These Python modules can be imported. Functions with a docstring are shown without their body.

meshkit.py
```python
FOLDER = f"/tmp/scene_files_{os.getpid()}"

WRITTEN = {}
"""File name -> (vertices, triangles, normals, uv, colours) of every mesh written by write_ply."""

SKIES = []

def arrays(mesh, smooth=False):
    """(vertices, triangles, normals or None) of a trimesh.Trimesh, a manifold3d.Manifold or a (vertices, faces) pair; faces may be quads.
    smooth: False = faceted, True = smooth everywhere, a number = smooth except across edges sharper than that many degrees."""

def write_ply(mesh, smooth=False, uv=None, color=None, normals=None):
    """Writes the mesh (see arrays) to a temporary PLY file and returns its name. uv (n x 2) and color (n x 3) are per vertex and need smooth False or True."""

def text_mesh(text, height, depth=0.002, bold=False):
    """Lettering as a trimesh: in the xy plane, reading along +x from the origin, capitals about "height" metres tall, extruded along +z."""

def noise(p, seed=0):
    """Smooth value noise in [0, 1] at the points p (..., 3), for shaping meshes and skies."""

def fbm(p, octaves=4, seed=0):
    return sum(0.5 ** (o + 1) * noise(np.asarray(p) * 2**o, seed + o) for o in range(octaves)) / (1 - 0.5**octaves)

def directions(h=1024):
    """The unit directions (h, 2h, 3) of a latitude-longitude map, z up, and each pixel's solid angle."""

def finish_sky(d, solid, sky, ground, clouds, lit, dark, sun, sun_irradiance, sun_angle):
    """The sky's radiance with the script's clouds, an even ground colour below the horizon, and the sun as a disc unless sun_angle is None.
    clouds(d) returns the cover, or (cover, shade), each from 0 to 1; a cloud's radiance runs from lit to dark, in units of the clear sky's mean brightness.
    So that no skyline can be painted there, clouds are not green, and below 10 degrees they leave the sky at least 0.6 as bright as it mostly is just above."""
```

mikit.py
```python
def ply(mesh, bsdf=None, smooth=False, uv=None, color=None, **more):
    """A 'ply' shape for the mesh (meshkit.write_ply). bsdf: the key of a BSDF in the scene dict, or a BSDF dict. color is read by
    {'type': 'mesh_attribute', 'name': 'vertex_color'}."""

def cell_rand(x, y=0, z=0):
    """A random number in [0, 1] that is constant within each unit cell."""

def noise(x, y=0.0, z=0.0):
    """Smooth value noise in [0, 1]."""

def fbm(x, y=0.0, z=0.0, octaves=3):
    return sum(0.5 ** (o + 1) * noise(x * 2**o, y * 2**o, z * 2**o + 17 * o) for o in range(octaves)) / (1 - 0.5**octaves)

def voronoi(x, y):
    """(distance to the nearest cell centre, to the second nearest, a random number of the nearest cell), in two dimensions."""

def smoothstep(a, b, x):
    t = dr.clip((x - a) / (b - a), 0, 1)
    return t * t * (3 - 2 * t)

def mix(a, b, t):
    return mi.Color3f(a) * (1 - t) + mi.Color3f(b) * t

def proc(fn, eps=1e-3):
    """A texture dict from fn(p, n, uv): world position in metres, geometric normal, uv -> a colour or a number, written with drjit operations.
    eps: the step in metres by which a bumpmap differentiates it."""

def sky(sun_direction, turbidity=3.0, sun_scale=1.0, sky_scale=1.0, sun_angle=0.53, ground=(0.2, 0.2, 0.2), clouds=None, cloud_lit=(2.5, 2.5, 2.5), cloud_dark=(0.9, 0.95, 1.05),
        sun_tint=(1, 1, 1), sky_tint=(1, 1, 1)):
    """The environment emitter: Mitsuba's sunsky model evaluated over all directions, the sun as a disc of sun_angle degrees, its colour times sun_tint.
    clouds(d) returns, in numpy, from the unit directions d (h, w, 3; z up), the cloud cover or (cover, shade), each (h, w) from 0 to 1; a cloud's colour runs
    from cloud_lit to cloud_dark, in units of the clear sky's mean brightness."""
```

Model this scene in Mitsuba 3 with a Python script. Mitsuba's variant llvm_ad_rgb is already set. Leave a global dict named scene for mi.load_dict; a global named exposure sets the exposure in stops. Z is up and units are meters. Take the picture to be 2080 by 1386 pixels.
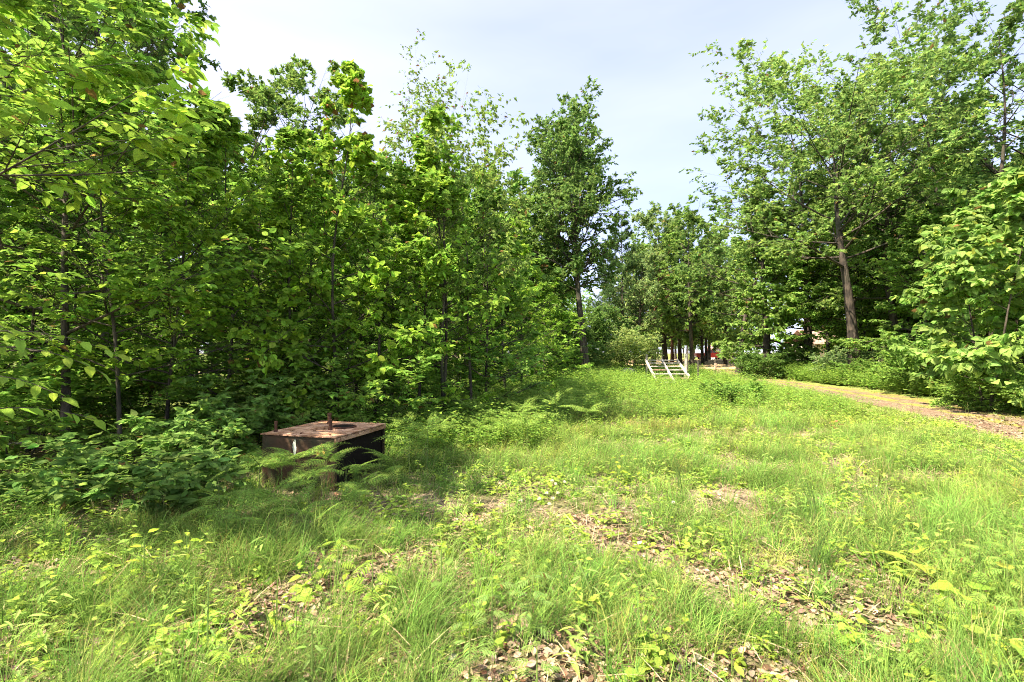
import math, numpy as np, trimesh, mitsuba as mi, mikit, meshkit, drjit as dr
from mikit import proc, noise, fbm, voronoi, cell_rand, smoothstep, mix
from shapely.geometry import Polygon
import manifold3d as m3

# ---------------------------------------------------------------- camera, sky, exposure
scene, labels = {}, {}
T = mi.ScalarTransform4f
FPX, CX, HZ, EYE = 1004.0, 1040.0, 717.0, 1.5          # focal length, centre and horizon in pixels of the 2080 wide photograph; eye height
pitch = math.atan((HZ - 693.0) / FPX)
scene['camera'] = {'type': 'perspective', 'fov': math.degrees(2 * math.atan(1040.0 / FPX)), 'fov_axis': 'x', 'near_clip': 0.05, 'far_clip': 1500.0,
                   'to_world': T().look_at(origin=[0, 0, EYE], target=[0, math.cos(pitch), EYE + math.sin(pitch)], up=[0, 0, 1])}
SUN = np.array([-0.76, -0.42, 1.22])


def veil(d):                                            # thin high haze, thicker towards the sun and the horizon, a few faint streaks
    s = SUN / np.linalg.norm(SUN)
    c = np.clip(d @ s, -1, 1)
    glow = np.exp(-np.arccos(c) / 1.0)
    n = meshkit.fbm(d * np.array([3, 3, 9.0]) + 5, 5)
    low = np.exp(-np.clip(d[..., 2], 0, 1) / 0.22)
    return np.clip(0.04 + 1.2 * glow + 0.22 * low + 0.22 * (n - 0.52), 0.05, 0.97), np.clip(0.25 - 0.5 * glow, 0, 1)


scene['sky'] = mikit.sky(SUN.tolist(), turbidity=3.2, sun_scale=1.0, sky_scale=0.63, clouds=veil, cloud_lit=(2.6, 2.52, 2.65), cloud_dark=(1.3, 1.32, 1.55), sky_tint=(1.10, 0.97, 1.13))
exposure = 3.54

# ---------------------------------------------------------------- helpers
R = np.random.default_rng(11)


def key_for(name):
    def taken(k):
        return k in scene or k in labels or any(s.startswith(k + '__') for s in scene)
    if not taken(name):
        return name
    i = 1
    while taken(f'{name}_{i:03d}'):
        i += 1
    return f'{name}_{i:03d}'


COUNT = {}


def numbered(name):
    i = COUNT.get(name, 0)
    COUNT[name] = i + 1
    return name if i == 0 else f'{name}_{i:03d}'


def tag(key, label=None, cat=None, group=None, kind=None):
    d = labels.setdefault(key, {})
    for k, v in (('label', label), ('category', cat), ('group', group), ('kind', kind)):
        if v:
            d[k] = v


def thing(name, label, cat, group=None):
    k = numbered(name)
    tag(k, label, cat, group)
    return k


def obj(name, mesh, mat, parent=None, color=None, smooth=False, kind=None, label=None, at=None, shape=None):
    k = numbered(parent + '__' + name if parent else name)
    d = dict(shape) if shape else mikit.ply(mesh, mat, smooth=smooth, color=color)
    if at is not None:
        d['to_world'] = at
    scene[k] = d
    if kind or label:
        tag(k, label=label, kind=kind)
    return k


def unit(v):
    return v / np.maximum(np.linalg.norm(v, axis=-1, keepdims=True), 1e-9)


UP = np.array([0, 0, 1.0])


def px(p, D):
    return (p - CX) * D / FPX


def hz(y, D):                                           # height at image row y and depth D
    return EYE + (HZ - y) * D / FPX


def join(meshes):
    vs, fs, cs, n = [], [], [], 0
    for m in meshes:
        vs.append(np.asarray(m[0], float)); fs.append(np.asarray(m[1], int) + n); n += len(m[0])
        if len(m) > 2:
            cs.append(m[2])
    return (np.vstack(vs), np.vstack(fs)) + ((np.vstack(cs),) if cs else ())


def stamp(T_, pos, d, n, size, col=None, wid=None):
    """Copies of the template T_ = (vertices along +x, faces[, tints]) at pos, pointing along d, normals near n."""
    V0, F0 = T_[0], T_[1]
    N, k = len(pos), len(V0)
    x = unit(d); z = unit(n - (n * x).sum(-1, keepdims=True) * x); y = np.cross(z, x)
    s = np.broadcast_to(np.asarray(size, float), (N,))[:, None, None]
    w = 1.0 if wid is None else np.asarray(wid)[:, None, None]
    v = pos[:, None] + s * (V0[None, :, :1] * x[:, None] + w * V0[None, :, 1:2] * y[:, None] + V0[None, :, 2:3] * z[:, None])
    f = (F0[None] + (np.arange(N) * k)[:, None, None]).reshape(-1, 3)
    out = (v.reshape(-1, 3), f)
    if col is not None:
        c = np.repeat(col, k, axis=0)
        if len(T_) > 2:
            c = c * np.tile(T_[2], (N, 1))
        out += (np.clip(c, 0, 0.95),)
    return out


def tubes(P0, d, c, L, r0, r1, K=4, M=5, seed=0):
    """Tapered tubes along P0 + L (d t + c t^2)."""
    N = len(P0)
    t = np.linspace(0, 1, K + 1)[None, :, None]
    L = np.asarray(L)[:, None, None]
    pts = P0[:, None] + L * (d[:, None] * t + c[:, None] * t * t)
    tan = unit(d[:, None] + 2 * c[:, None] * t)
    ref = np.where(np.abs(tan[..., 2:3]) > 0.9, [1.0, 0, 0], [0, 0, 1.0])
    a = unit(np.cross(tan, ref)); b = np.cross(tan, a)
    r = (r0[:, None] * (1 - t[:, :, 0]) + r1[:, None] * t[:, :, 0])[..., None, None]
    ang = np.arange(M) / M * 2 * np.pi
    ring = a[:, :, None] * np.cos(ang)[:, None] + b[:, :, None] * np.sin(ang)[:, None]
    v = (pts[:, :, None] + r * ring).reshape(-1, 3)
    i = np.arange(K)[:, None] * M + np.arange(M)[None]
    j = np.arange(K)[:, None] * M + (np.arange(M)[None] + 1) % M
    q = np.stack([np.stack([i, j, j + M], -1), np.stack([i, j + M, i + M], -1)], 2).reshape(-1, 3)
    f = (q[None] + (np.arange(N) * (K + 1) * M)[:, None, None]).reshape(-1, 3)
    return v, f


def polytube(pts, r, M=10, close=False):
    pts, r = np.asarray(pts, float), np.asarray(r, float)
    tan = unit(np.gradient(pts, axis=0))
    ref = np.array([1.0, 0.13, 0]) if abs(tan[:, 2]).mean() > 0.6 else UP
    a = unit(np.cross(tan, ref)); b = np.cross(tan, a)
    ang = np.arange(M) / M * 2 * np.pi
    v = (pts[:, None] + r[:, None, None] * (a[:, None] * np.cos(ang)[:, None] + b[:, None] * np.sin(ang)[:, None])).reshape(-1, 3)
    K = len(pts) - 1
    i = np.arange(K)[:, None] * M + np.arange(M)[None]
    j = np.arange(K)[:, None] * M + (np.arange(M)[None] + 1) % M
    f = np.stack([np.stack([i, j, j + M], -1), np.stack([i, j + M, i + M], -1)], 2).reshape(-1, 3)
    if close:
        n = len(v)
        v = np.vstack([v, pts[:1], pts[-1:]])
        k = np.arange(M)
        f = np.vstack([f, np.stack([(k + 1) % M, k, k * 0 + n], -1), np.stack([k + K * M, (k + 1) % M + K * M, k * 0 + n + 1], -1)])
    return v, f


def box(sx, sy, sz, at=(0, 0, 0), rot=0.0, bevel=0.0):
    m = trimesh.creation.box((sx, sy, sz))
    if bevel:
        m = trimesh.convex.convex_hull(np.vstack([np.asarray(m.vertices) * (1 - 2 * bevel * np.array(k) / np.array([sx, sy, sz])) for k in ((1, 1, 0), (1, 0, 1), (0, 1, 1))]))
    c, s = math.cos(rot), math.sin(rot)
    v = np.asarray(m.vertices) @ np.array([[c, s, 0], [-s, c, 0], [0, 0, 1]]) + np.asarray(at)
    return v, np.asarray(m.faces)


def place(mesh, xyz, rot=0.0, scale=1.0):
    c, s = math.cos(rot), math.sin(rot)
    return (np.asarray(mesh[0]) * scale) @ np.array([[c, s, 0], [-s, c, 0], [0, 0, 1]]) + np.asarray(xyz), mesh[1]


# ---------------------------------------------------------------- terrain shape and zones
PATH = np.array([(-12, 1.5), (-5, 4.2), (0, 6.6), (5, 8.5), (9.8, 10.3), (14, 11.5), (19, 12.6), (24, 13.5), (33, 15.3), (43, 18.2), (60, 24.5), (82, 34)])
EDGE = np.array([(-6, -6.5), (2, -5.2), (4.5, -4.4), (6, -3.3), (9, -1.9), (13, -0.9), (18, 0.3), (24, 2.6), (31, 5.2), (40, 7.5), (60, 12)])


def path_x(y):
    return np.interp(y, PATH[:, 0], PATH[:, 1])


def edge_x(y):
    return np.interp(y, EDGE[:, 0], EDGE[:, 1])


def ground_z(x, y):
    x, y = np.asarray(x, float), np.asarray(y, float)
    p = np.stack([x, y, 0 * x], -1)
    h = 0.10 * (meshkit.fbm(p * 0.45 + 3.7, 3) - 0.5) + 0.5 * (meshkit.fbm(p * 0.06 + 9.1, 2) - 0.5) * np.clip((np.hypot(x, y) - 8) / 20, 0, 1)
    h = h + 0.035 * (meshkit.noise(p * 2.3) - 0.5)
    on = np.exp(-((x - path_x(y)) / 1.6) ** 4)
    return h * (1 - 0.75 * on) - 0.04 * on


def G(p, y, lift=0.0):                                  # the ground point seen at pixel (p, y)
    D = EYE * FPX / (y - HZ)
    x = px(p, D)
    return np.array([x, D, float(ground_z(x, D)) + lift])


INBOX = lambda x, y: (np.abs((x + 1.94) * 0.25 + (y - 5.45) * 0.968 - 0.53) < 0.58) & (np.abs((x + 1.94) * -0.968 + (y - 5.45) * 0.25 - 0.47) < 0.50)
BARE = [(3.3, 6.4, 1.0, 0.55), (-1.2, 2.95, 0.62, 0.42), (-0.62, 3.5, 0.5, 0.45), (0.2, 2.35, 0.42, 0.3), (-0.28, 4.65, 0.42, 0.3), (1.6, 3.3, 0.36, 0.3), (1.85, 2.65, 0.42, 0.3),
        (4.6, 5.7, 0.7, 0.4), (-1.6, 2.5, 0.45, 0.3), (1.0, 2.3, 0.4, 0.25), (2.2, 9.2, 0.7, 0.4), (-1.35, 3.7, 0.35, 0.3)]


def bare(x, y):
    b = np.zeros_like(x)
    wob = meshkit.fbm(np.stack([x, y, 0 * x], -1) * 2.2 + 1.3, 3)
    for bx, by, rx, ry in BARE:
        q = ((x - bx) / rx) ** 2 + ((y - by) / ry) ** 2
        b = np.maximum(b, np.clip(1.15 - q + 3.0 * (wob - 0.5), 0, 1))
    return b


# ---------------------------------------------------------------- materials
def mat(key, d):
    scene[key] = d


mat('leaf', {'type': 'principledthin', 'base_color': {'type': 'mesh_attribute', 'name': 'vertex_color'}, 'roughness': 0.33, 'diff_trans': 1.0, 'eta': 1.5})
mat('blade', {'type': 'principledthin', 'base_color': {'type': 'mesh_attribute', 'name': 'vertex_color'}, 'roughness': 0.5, 'diff_trans': 0.85, 'eta': 1.35})
mat('dry_leaf', {'type': 'principledthin', 'base_color': {'type': 'mesh_attribute', 'name': 'vertex_color'}, 'roughness': 0.7, 'diff_trans': 0.35, 'eta': 1.3})
mat('stem', {'type': 'twosided', 'b': {'type': 'principled', 'base_color': {'type': 'mesh_attribute', 'name': 'vertex_color'}, 'roughness': 0.6}})


def bark_colour(p, n, uv):
    a = fbm(p.x * 14, p.y * 14, p.z * 3.0, 3)
    b = fbm(p.x * 1.7 + 3, p.y * 1.7, p.z * 0.9, 2)
    c = mix((0.018, 0.015, 0.012), (0.085, 0.07, 0.055), smoothstep(0.3, 0.75, a))
    return mix(c, (0.07, 0.08, 0.05), 0.4 * smoothstep(0.5, 0.8, b))


def bark_bump(p, n, uv):
    return fbm(p.x * 22, p.y * 22, p.z * 4.0, 3)


mat('bark', {'type': 'twosided', 'b': {'type': 'bumpmap', 'arbitrary': proc(bark_bump, 2e-3), 'scale': 0.03, 'b': {'type': 'principled', 'base_color': proc(bark_colour), 'roughness': 0.85}}})
mat('red_bark', {'type': 'twosided', 'b': {'type': 'principled', 'base_color': proc(lambda p, n, uv: mix((0.06, 0.03, 0.02), (0.24, 0.11, 0.065), fbm(p.x * 9, p.y * 9, p.z * 2.5, 3))), 'roughness': 0.85}})


def soil_colour(p, n, uv):
    f, s, r = voronoi(p.x * 26 + 1.5 * noise(p.x * 9, p.y * 9), p.y * 22)
    f2, s2, r2 = voronoi(p.x * 47 + 4, p.y * 39 + 1.5 * noise(p.x * 15, p.y * 15, 3))
    c = mix((0.075, 0.052, 0.036), (0.30, 0.23, 0.17), r * r)
    c = mix(c, mix((0.05, 0.034, 0.024), (0.34, 0.265, 0.20), r2), 0.55)
    c = c * (0.55 + 0.75 * fbm(p.x * 6, p.y * 6, 0, 3))
    big = fbm(p.x * 0.9, p.y * 0.9, 0, 3)
    c = mix(c, (0.07, 0.10, 0.02), 0.55 * smoothstep(0.42, 0.6, big))
    far = smoothstep(8.0, 18.0, dr.sqrt(p.x * p.x + p.y * p.y))
    return mix(c, mix((0.10, 0.15, 0.03), (0.17, 0.21, 0.055), fbm(p.x * 0.5, p.y * 0.5, 2, 3)), 0.85 * far)


def soil_bump(p, n, uv):
    f, s, r = voronoi(p.x * 26 + 1.5 * noise(p.x * 9, p.y * 9), p.y * 22)
    return r * 0.8 + fbm(p.x * 30, p.y * 30, 0, 2)


mat('soil', {'type': 'bumpmap', 'arbitrary': proc(soil_bump, 3e-3), 'scale': 0.012, 'b': {'type': 'principled', 'base_color': proc(soil_colour), 'roughness': 0.95, 'specular': 0.2}})


def gravel_colour(p, n, uv):
    u = uv.x                                            # 0..1 across the path
    w = 0.12 * (fbm(p.x * 0.8, p.y * 0.8, 3, 3) - 0.5)
    f, s, r = voronoi(p.x * 14, p.y * 14)
    stone = mix((0.085, 0.065, 0.044), (0.19, 0.148, 0.102), r) * (0.75 + 0.25 * smoothstep(0, 0.12, s - f))
    stone = mix(stone, (0.12, 0.08, 0.055), 0.6 * smoothstep(0.55, 0.7, fbm(p.x * 2.5, p.y * 2.5, 1, 3)))
    green = mix((0.12, 0.13, 0.03), (0.20, 0.18, 0.05), fbm(p.x * 5, p.y * 5, 0, 2))
    mid = dr.maximum(1 - smoothstep(0.05, 0.13, dr.abs(u + w - 0.56)), smoothstep(0.72, 0.88, u + w))
    return mix(stone, green, mid * smoothstep(0.28, 0.5, fbm(p.x * 3, p.y * 3, 7, 3)))


mat('gravel', {'type': 'bumpmap', 'arbitrary': proc(lambda p, n, uv: fbm(p.x * 24, p.y * 24, 0, 3), 3e-3), 'scale': 0.03, 'b': {'type': 'principled', 'base_color': proc(gravel_colour), 'roughness': 0.95, 'specular': 0.2}})


def rust_colour(p, n, uv):
    a, b, c = fbm(p.x * 6, p.y * 6, p.z * 6, 4), fbm(p.x * 23, p.y * 23, p.z * 23, 3), fbm(p.x * 2.2 + 7, p.y * 2.2, p.z * 2.2, 3)
    k = mix((0.27, 0.145, 0.08), (0.45, 0.285, 0.185), smoothstep(0.35, 0.65, a))
    k = mix(k, (0.13, 0.055, 0.03), 0.75 * smoothstep(0.52, 0.7, b))
    return mix(k, (0.16, 0.10, 0.075), 0.5 * smoothstep(0.5, 0.68, c))


def old_paint(p, n, uv):
    a, b = fbm(p.x * 5, p.y * 5, p.z * 3, 4), fbm(p.x * 26, p.y * 26, p.z * 12, 3)
    k = mix((0.034, 0.032, 0.015), (0.060, 0.035, 0.019), smoothstep(0.4, 0.62, a))
    return mix(k, (0.08, 0.04, 0.022), 0.6 * smoothstep(0.58, 0.72, b))


rusty = lambda c, r=0.75: {'type': 'twosided', 'b': {'type': 'bumpmap', 'arbitrary': proc(lambda p, n, uv: fbm(p.x * 40, p.y * 40, p.z * 40, 3), 2e-3), 'scale': 0.006, 'b': {'type': 'principled', 'base_color': proc(c), 'roughness': r, 'specular': 0.35}}}
mat('rust', rusty(rust_colour))
mat('old_paint', rusty(old_paint))
mat('rust_dark', rusty(lambda p, n, uv: mix((0.035, 0.02, 0.013), (0.12, 0.05, 0.028), fbm(p.x * 18, p.y * 18, p.z * 9, 3))))
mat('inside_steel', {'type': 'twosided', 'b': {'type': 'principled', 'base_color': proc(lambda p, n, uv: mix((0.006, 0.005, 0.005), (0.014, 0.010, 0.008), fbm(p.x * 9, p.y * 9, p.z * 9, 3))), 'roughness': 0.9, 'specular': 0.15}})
plain = lambda col, r=0.6, **k: {'type': 'twosided', 'b': {'type': 'principled', 'base_color': {'type': 'rgb', 'value': list(col)}, 'roughness': r, **k}}
noisy = lambda a, b, f=8.0, r=0.75, fz=None: {'type': 'twosided', 'b': {'type': 'principled', 'base_color': proc(lambda p, n, uv: mix(a, b, smoothstep(0.25, 0.75, fbm(p.x * f, p.y * f, p.z * (fz or f), 4)))), 'roughness': r}}
mat('weathered_white', noisy((0.32, 0.30, 0.26), (0.56, 0.54, 0.50), 11))
mat('flaking_brown', noisy((0.30, 0.17, 0.11), (0.55, 0.42, 0.34), 13))
mat('grey_wood', noisy((0.20, 0.18, 0.15), (0.42, 0.38, 0.32), 16, 0.85, 3))
mat('post_steel', noisy((0.05, 0.055, 0.045), (0.12, 0.105, 0.085), 14))
mat('pale_stone', noisy((0.36, 0.32, 0.27), (0.62, 0.57, 0.50), 5, 0.9))
mat('brown_stone', noisy((0.07, 0.04, 0.03), (0.22, 0.12, 0.09), 5, 0.9))
mat('pale_paint', noisy((0.45, 0.52, 0.40), (0.62, 0.66, 0.55), 20))
mat('yellow_paint', noisy((0.22, 0.15, 0.04), (0.50, 0.34, 0.07), 30))
mat('red_car', plain((0.17, 0.012, 0.010), 0.3, clearcoat=0.8))
mat('dark_glass', plain((0.02, 0.028, 0.045), 0.08, specular=0.8))
mat('rubber', plain((0.018, 0.018, 0.018), 0.85))
mat('chrome', plain((0.55, 0.55, 0.55), 0.25, metallic=0.9))
mat('lamp_white', plain((0.7, 0.7, 0.66), 0.2))
mat('tail_red', plain((0.4, 0.01, 0.01), 0.25))
mat('white_siding', noisy((0.62, 0.60, 0.56), (0.74, 0.72, 0.69), 2))
mat('brown_trim', plain((0.13, 0.06, 0.04), 0.7))
mat('door_brown', noisy((0.07, 0.028, 0.02), (0.11, 0.045, 0.032), 3))
mat('shingle', noisy((0.20, 0.125, 0.105), (0.34, 0.235, 0.20), 6, 0.9))
mat('petal', {'type': 'principledthin', 'base_color': {'type': 'mesh_attribute', 'name': 'vertex_color'}, 'roughness': 0.7, 'diff_trans': 0.6})
mat('lane_soil', noisy((0.34, 0.25, 0.19), (0.48, 0.37, 0.30), 2, 0.95))
mat('tan_turf', noisy((0.20, 0.15, 0.08), (0.30, 0.235, 0.13), 1.5, 0.95))

# ---------------------------------------------------------------- leaf templates
def blade_leaf(rows, fold=0.12, droop=0.18):
    """A leaf folded along its midrib: rows of (t, half width)."""
    V, F = [(0, 0, 0)], []
    prev = None
    for t, w in rows:
        z = -droop * t * t
        V += [(t, 0, z), (t, w, z + fold * w * 2), (t, -w, z + fold * w * 2)]
        i = len(V) - 3
        if prev is None:
            F += [(0, i, i + 1), (0, i + 2, i)]
        else:
            F += [(prev, i, i + 1), (prev, i + 1, prev + 1), (prev, i + 2, i), (prev, prev + 2, i + 2)]
        prev = i
    V.append((1, 0, -droop))
    n = len(V) - 1
    F += [(prev, n, prev + 1), (prev, prev + 2, n)]
    return np.array(V, float), np.array(F)


ELM = blade_leaf([(0.28, 0.24), (0.62, 0.23)])                       # 8 triangles
ELM_S = blade_leaf([(0.42, 0.28)])                                   # 4 triangles
HEART = blade_leaf([(0.12, 0.34), (0.40, 0.40), (0.72, 0.22)], 0.10, 0.22)
ROUND = blade_leaf([(0.22, 0.32), (0.60, 0.36)], 0.08, 0.1)
LANCE = blade_leaf([(0.25, 0.10), (0.6, 0.10)], 0.2, 0.3)
KITE = (np.array([(0, 0, 0), (0.42, 0.30, 0.06), (1, 0, -0.12), (0.45, -0.30, 0.06)], float), np.array([(0, 2, 1), (0, 3, 2)]))
NARROW = (np.array([(0, 0, 0), (0.4, 0.14, 0.03), (1, 0, -0.1), (0.42, -0.14, 0.03)], float), np.array([(0, 2, 1), (0, 3, 2)]))
LOBED = (np.array([(0, 0, 0), (0.30, 0.30, 0.05), (0.5, 0.12, 0), (0.72, 0.30, 0.02), (1, 0, -0.1), (0.72, -0.30, 0.02), (0.5, -0.12, 0), (0.30, -0.30, 0.05)], float),
         np.array([(0, 2, 1), (0, 7, 6), (0, 6, 2), (2, 4, 3), (2, 6, 4), (6, 5, 4)]))
JAG = blade_leaf([(0.10, 0.22), (0.18, 0.40), (0.34, 0.36), (0.42, 0.46), (0.62, 0.26), (0.70, 0.24)], 0.08, 0.2)   # grape like, toothed


def leaf_colours(N, base, rng, yellow=0.08, spread=0.25):
    c = np.array(base)[None] * np.array([2.6, 2.32, 2.25]) * np.exp(rng.normal(0, spread, (N, 1)))
    y = rng.random((N, 1)) < yellow
    c = np.where(y, c * [1.3, 1.15, 0.9], c * np.exp(rng.normal(0, 0.06, (N, 3))))
    sick = rng.random(N) < 0.012
    c[sick] = np.array([0.20, 0.13, 0.05]) * np.exp(rng.normal(0, 0.3, (sick.sum(), 1)))
    return c


# ---------------------------------------------------------------- trees
def perp_dirs(tan, rng, planar):
    """Unit directions across tan: sideways in a level plane (planar = 1) or all round (0)."""
    side = unit(np.cross(tan, UP) + rng.normal(0, 0.02, tan.shape))
    up = np.cross(side, tan)
    a = rng.uniform(0, 2 * np.pi, (len(tan), 1))
    flat = np.where(rng.random((len(tan), 1)) < 0.5, 1.0, -1.0)
    rnd = side * np.cos(a) + up * np.sin(a)
    return unit(planar * flat * side + (1 - planar) * rnd + rng.normal(0, 0.12, tan.shape))


def kids(B, n, t0, t1, a0, a1, lf, rng, planar, lift, sag):
    P0, d, c, L, r0, r1 = B
    i = np.repeat(np.arange(len(P0)), n)
    t = (t0 + (t1 - t0) * ((np.tile(np.arange(n), len(P0)) + rng.random(len(i))) / n))[:, None]
    tan = unit(d[i] + 2 * c[i] * t)
    p = P0[i] + L[i][:, None] * (d[i] * t + c[i] * t * t)
    a = rng.uniform(a0, a1, (len(i), 1))
    dd = unit(np.cos(a) * tan + np.sin(a) * perp_dirs(tan, rng, planar) + UP * lift)
    LL = L[i] * lf * (1.15 - 0.65 * t[:, 0]) * rng.uniform(0.65, 1.3, len(i))
    rr = (r0[i] * (1 - t[:, 0]) + r1[i] * t[:, 0]) * 0.62
    cc = UP * sag + rng.normal(0, 0.10, (len(i), 3))
    return p, dd, cc, LL, rr, rr * 0.35


PROFILE = {
    'round': lambda s: np.sqrt(np.clip(1 - ((s - 0.42) / 0.62) ** 2, 0.05, 1)),
    'cone': lambda s: 1.05 - 0.9 * s,
    'column': lambda s: 0.55 + 0.45 * np.sin(np.pi * np.clip(s * 0.8 + 0.15, 0, 1)),
    'sapling': lambda s: np.clip(1.05 - 0.78 * s ** 1.5, 0.15, 1),
    'spire': lambda s: np.clip(1.08 - 0.95 * s ** 1.15, 0.14, 1),
    'umbrella': lambda s: 0.45 + 0.6 * np.sqrt(np.clip(1 - ((s - 0.7) / 0.75) ** 2, 0, 1)),
}


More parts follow.
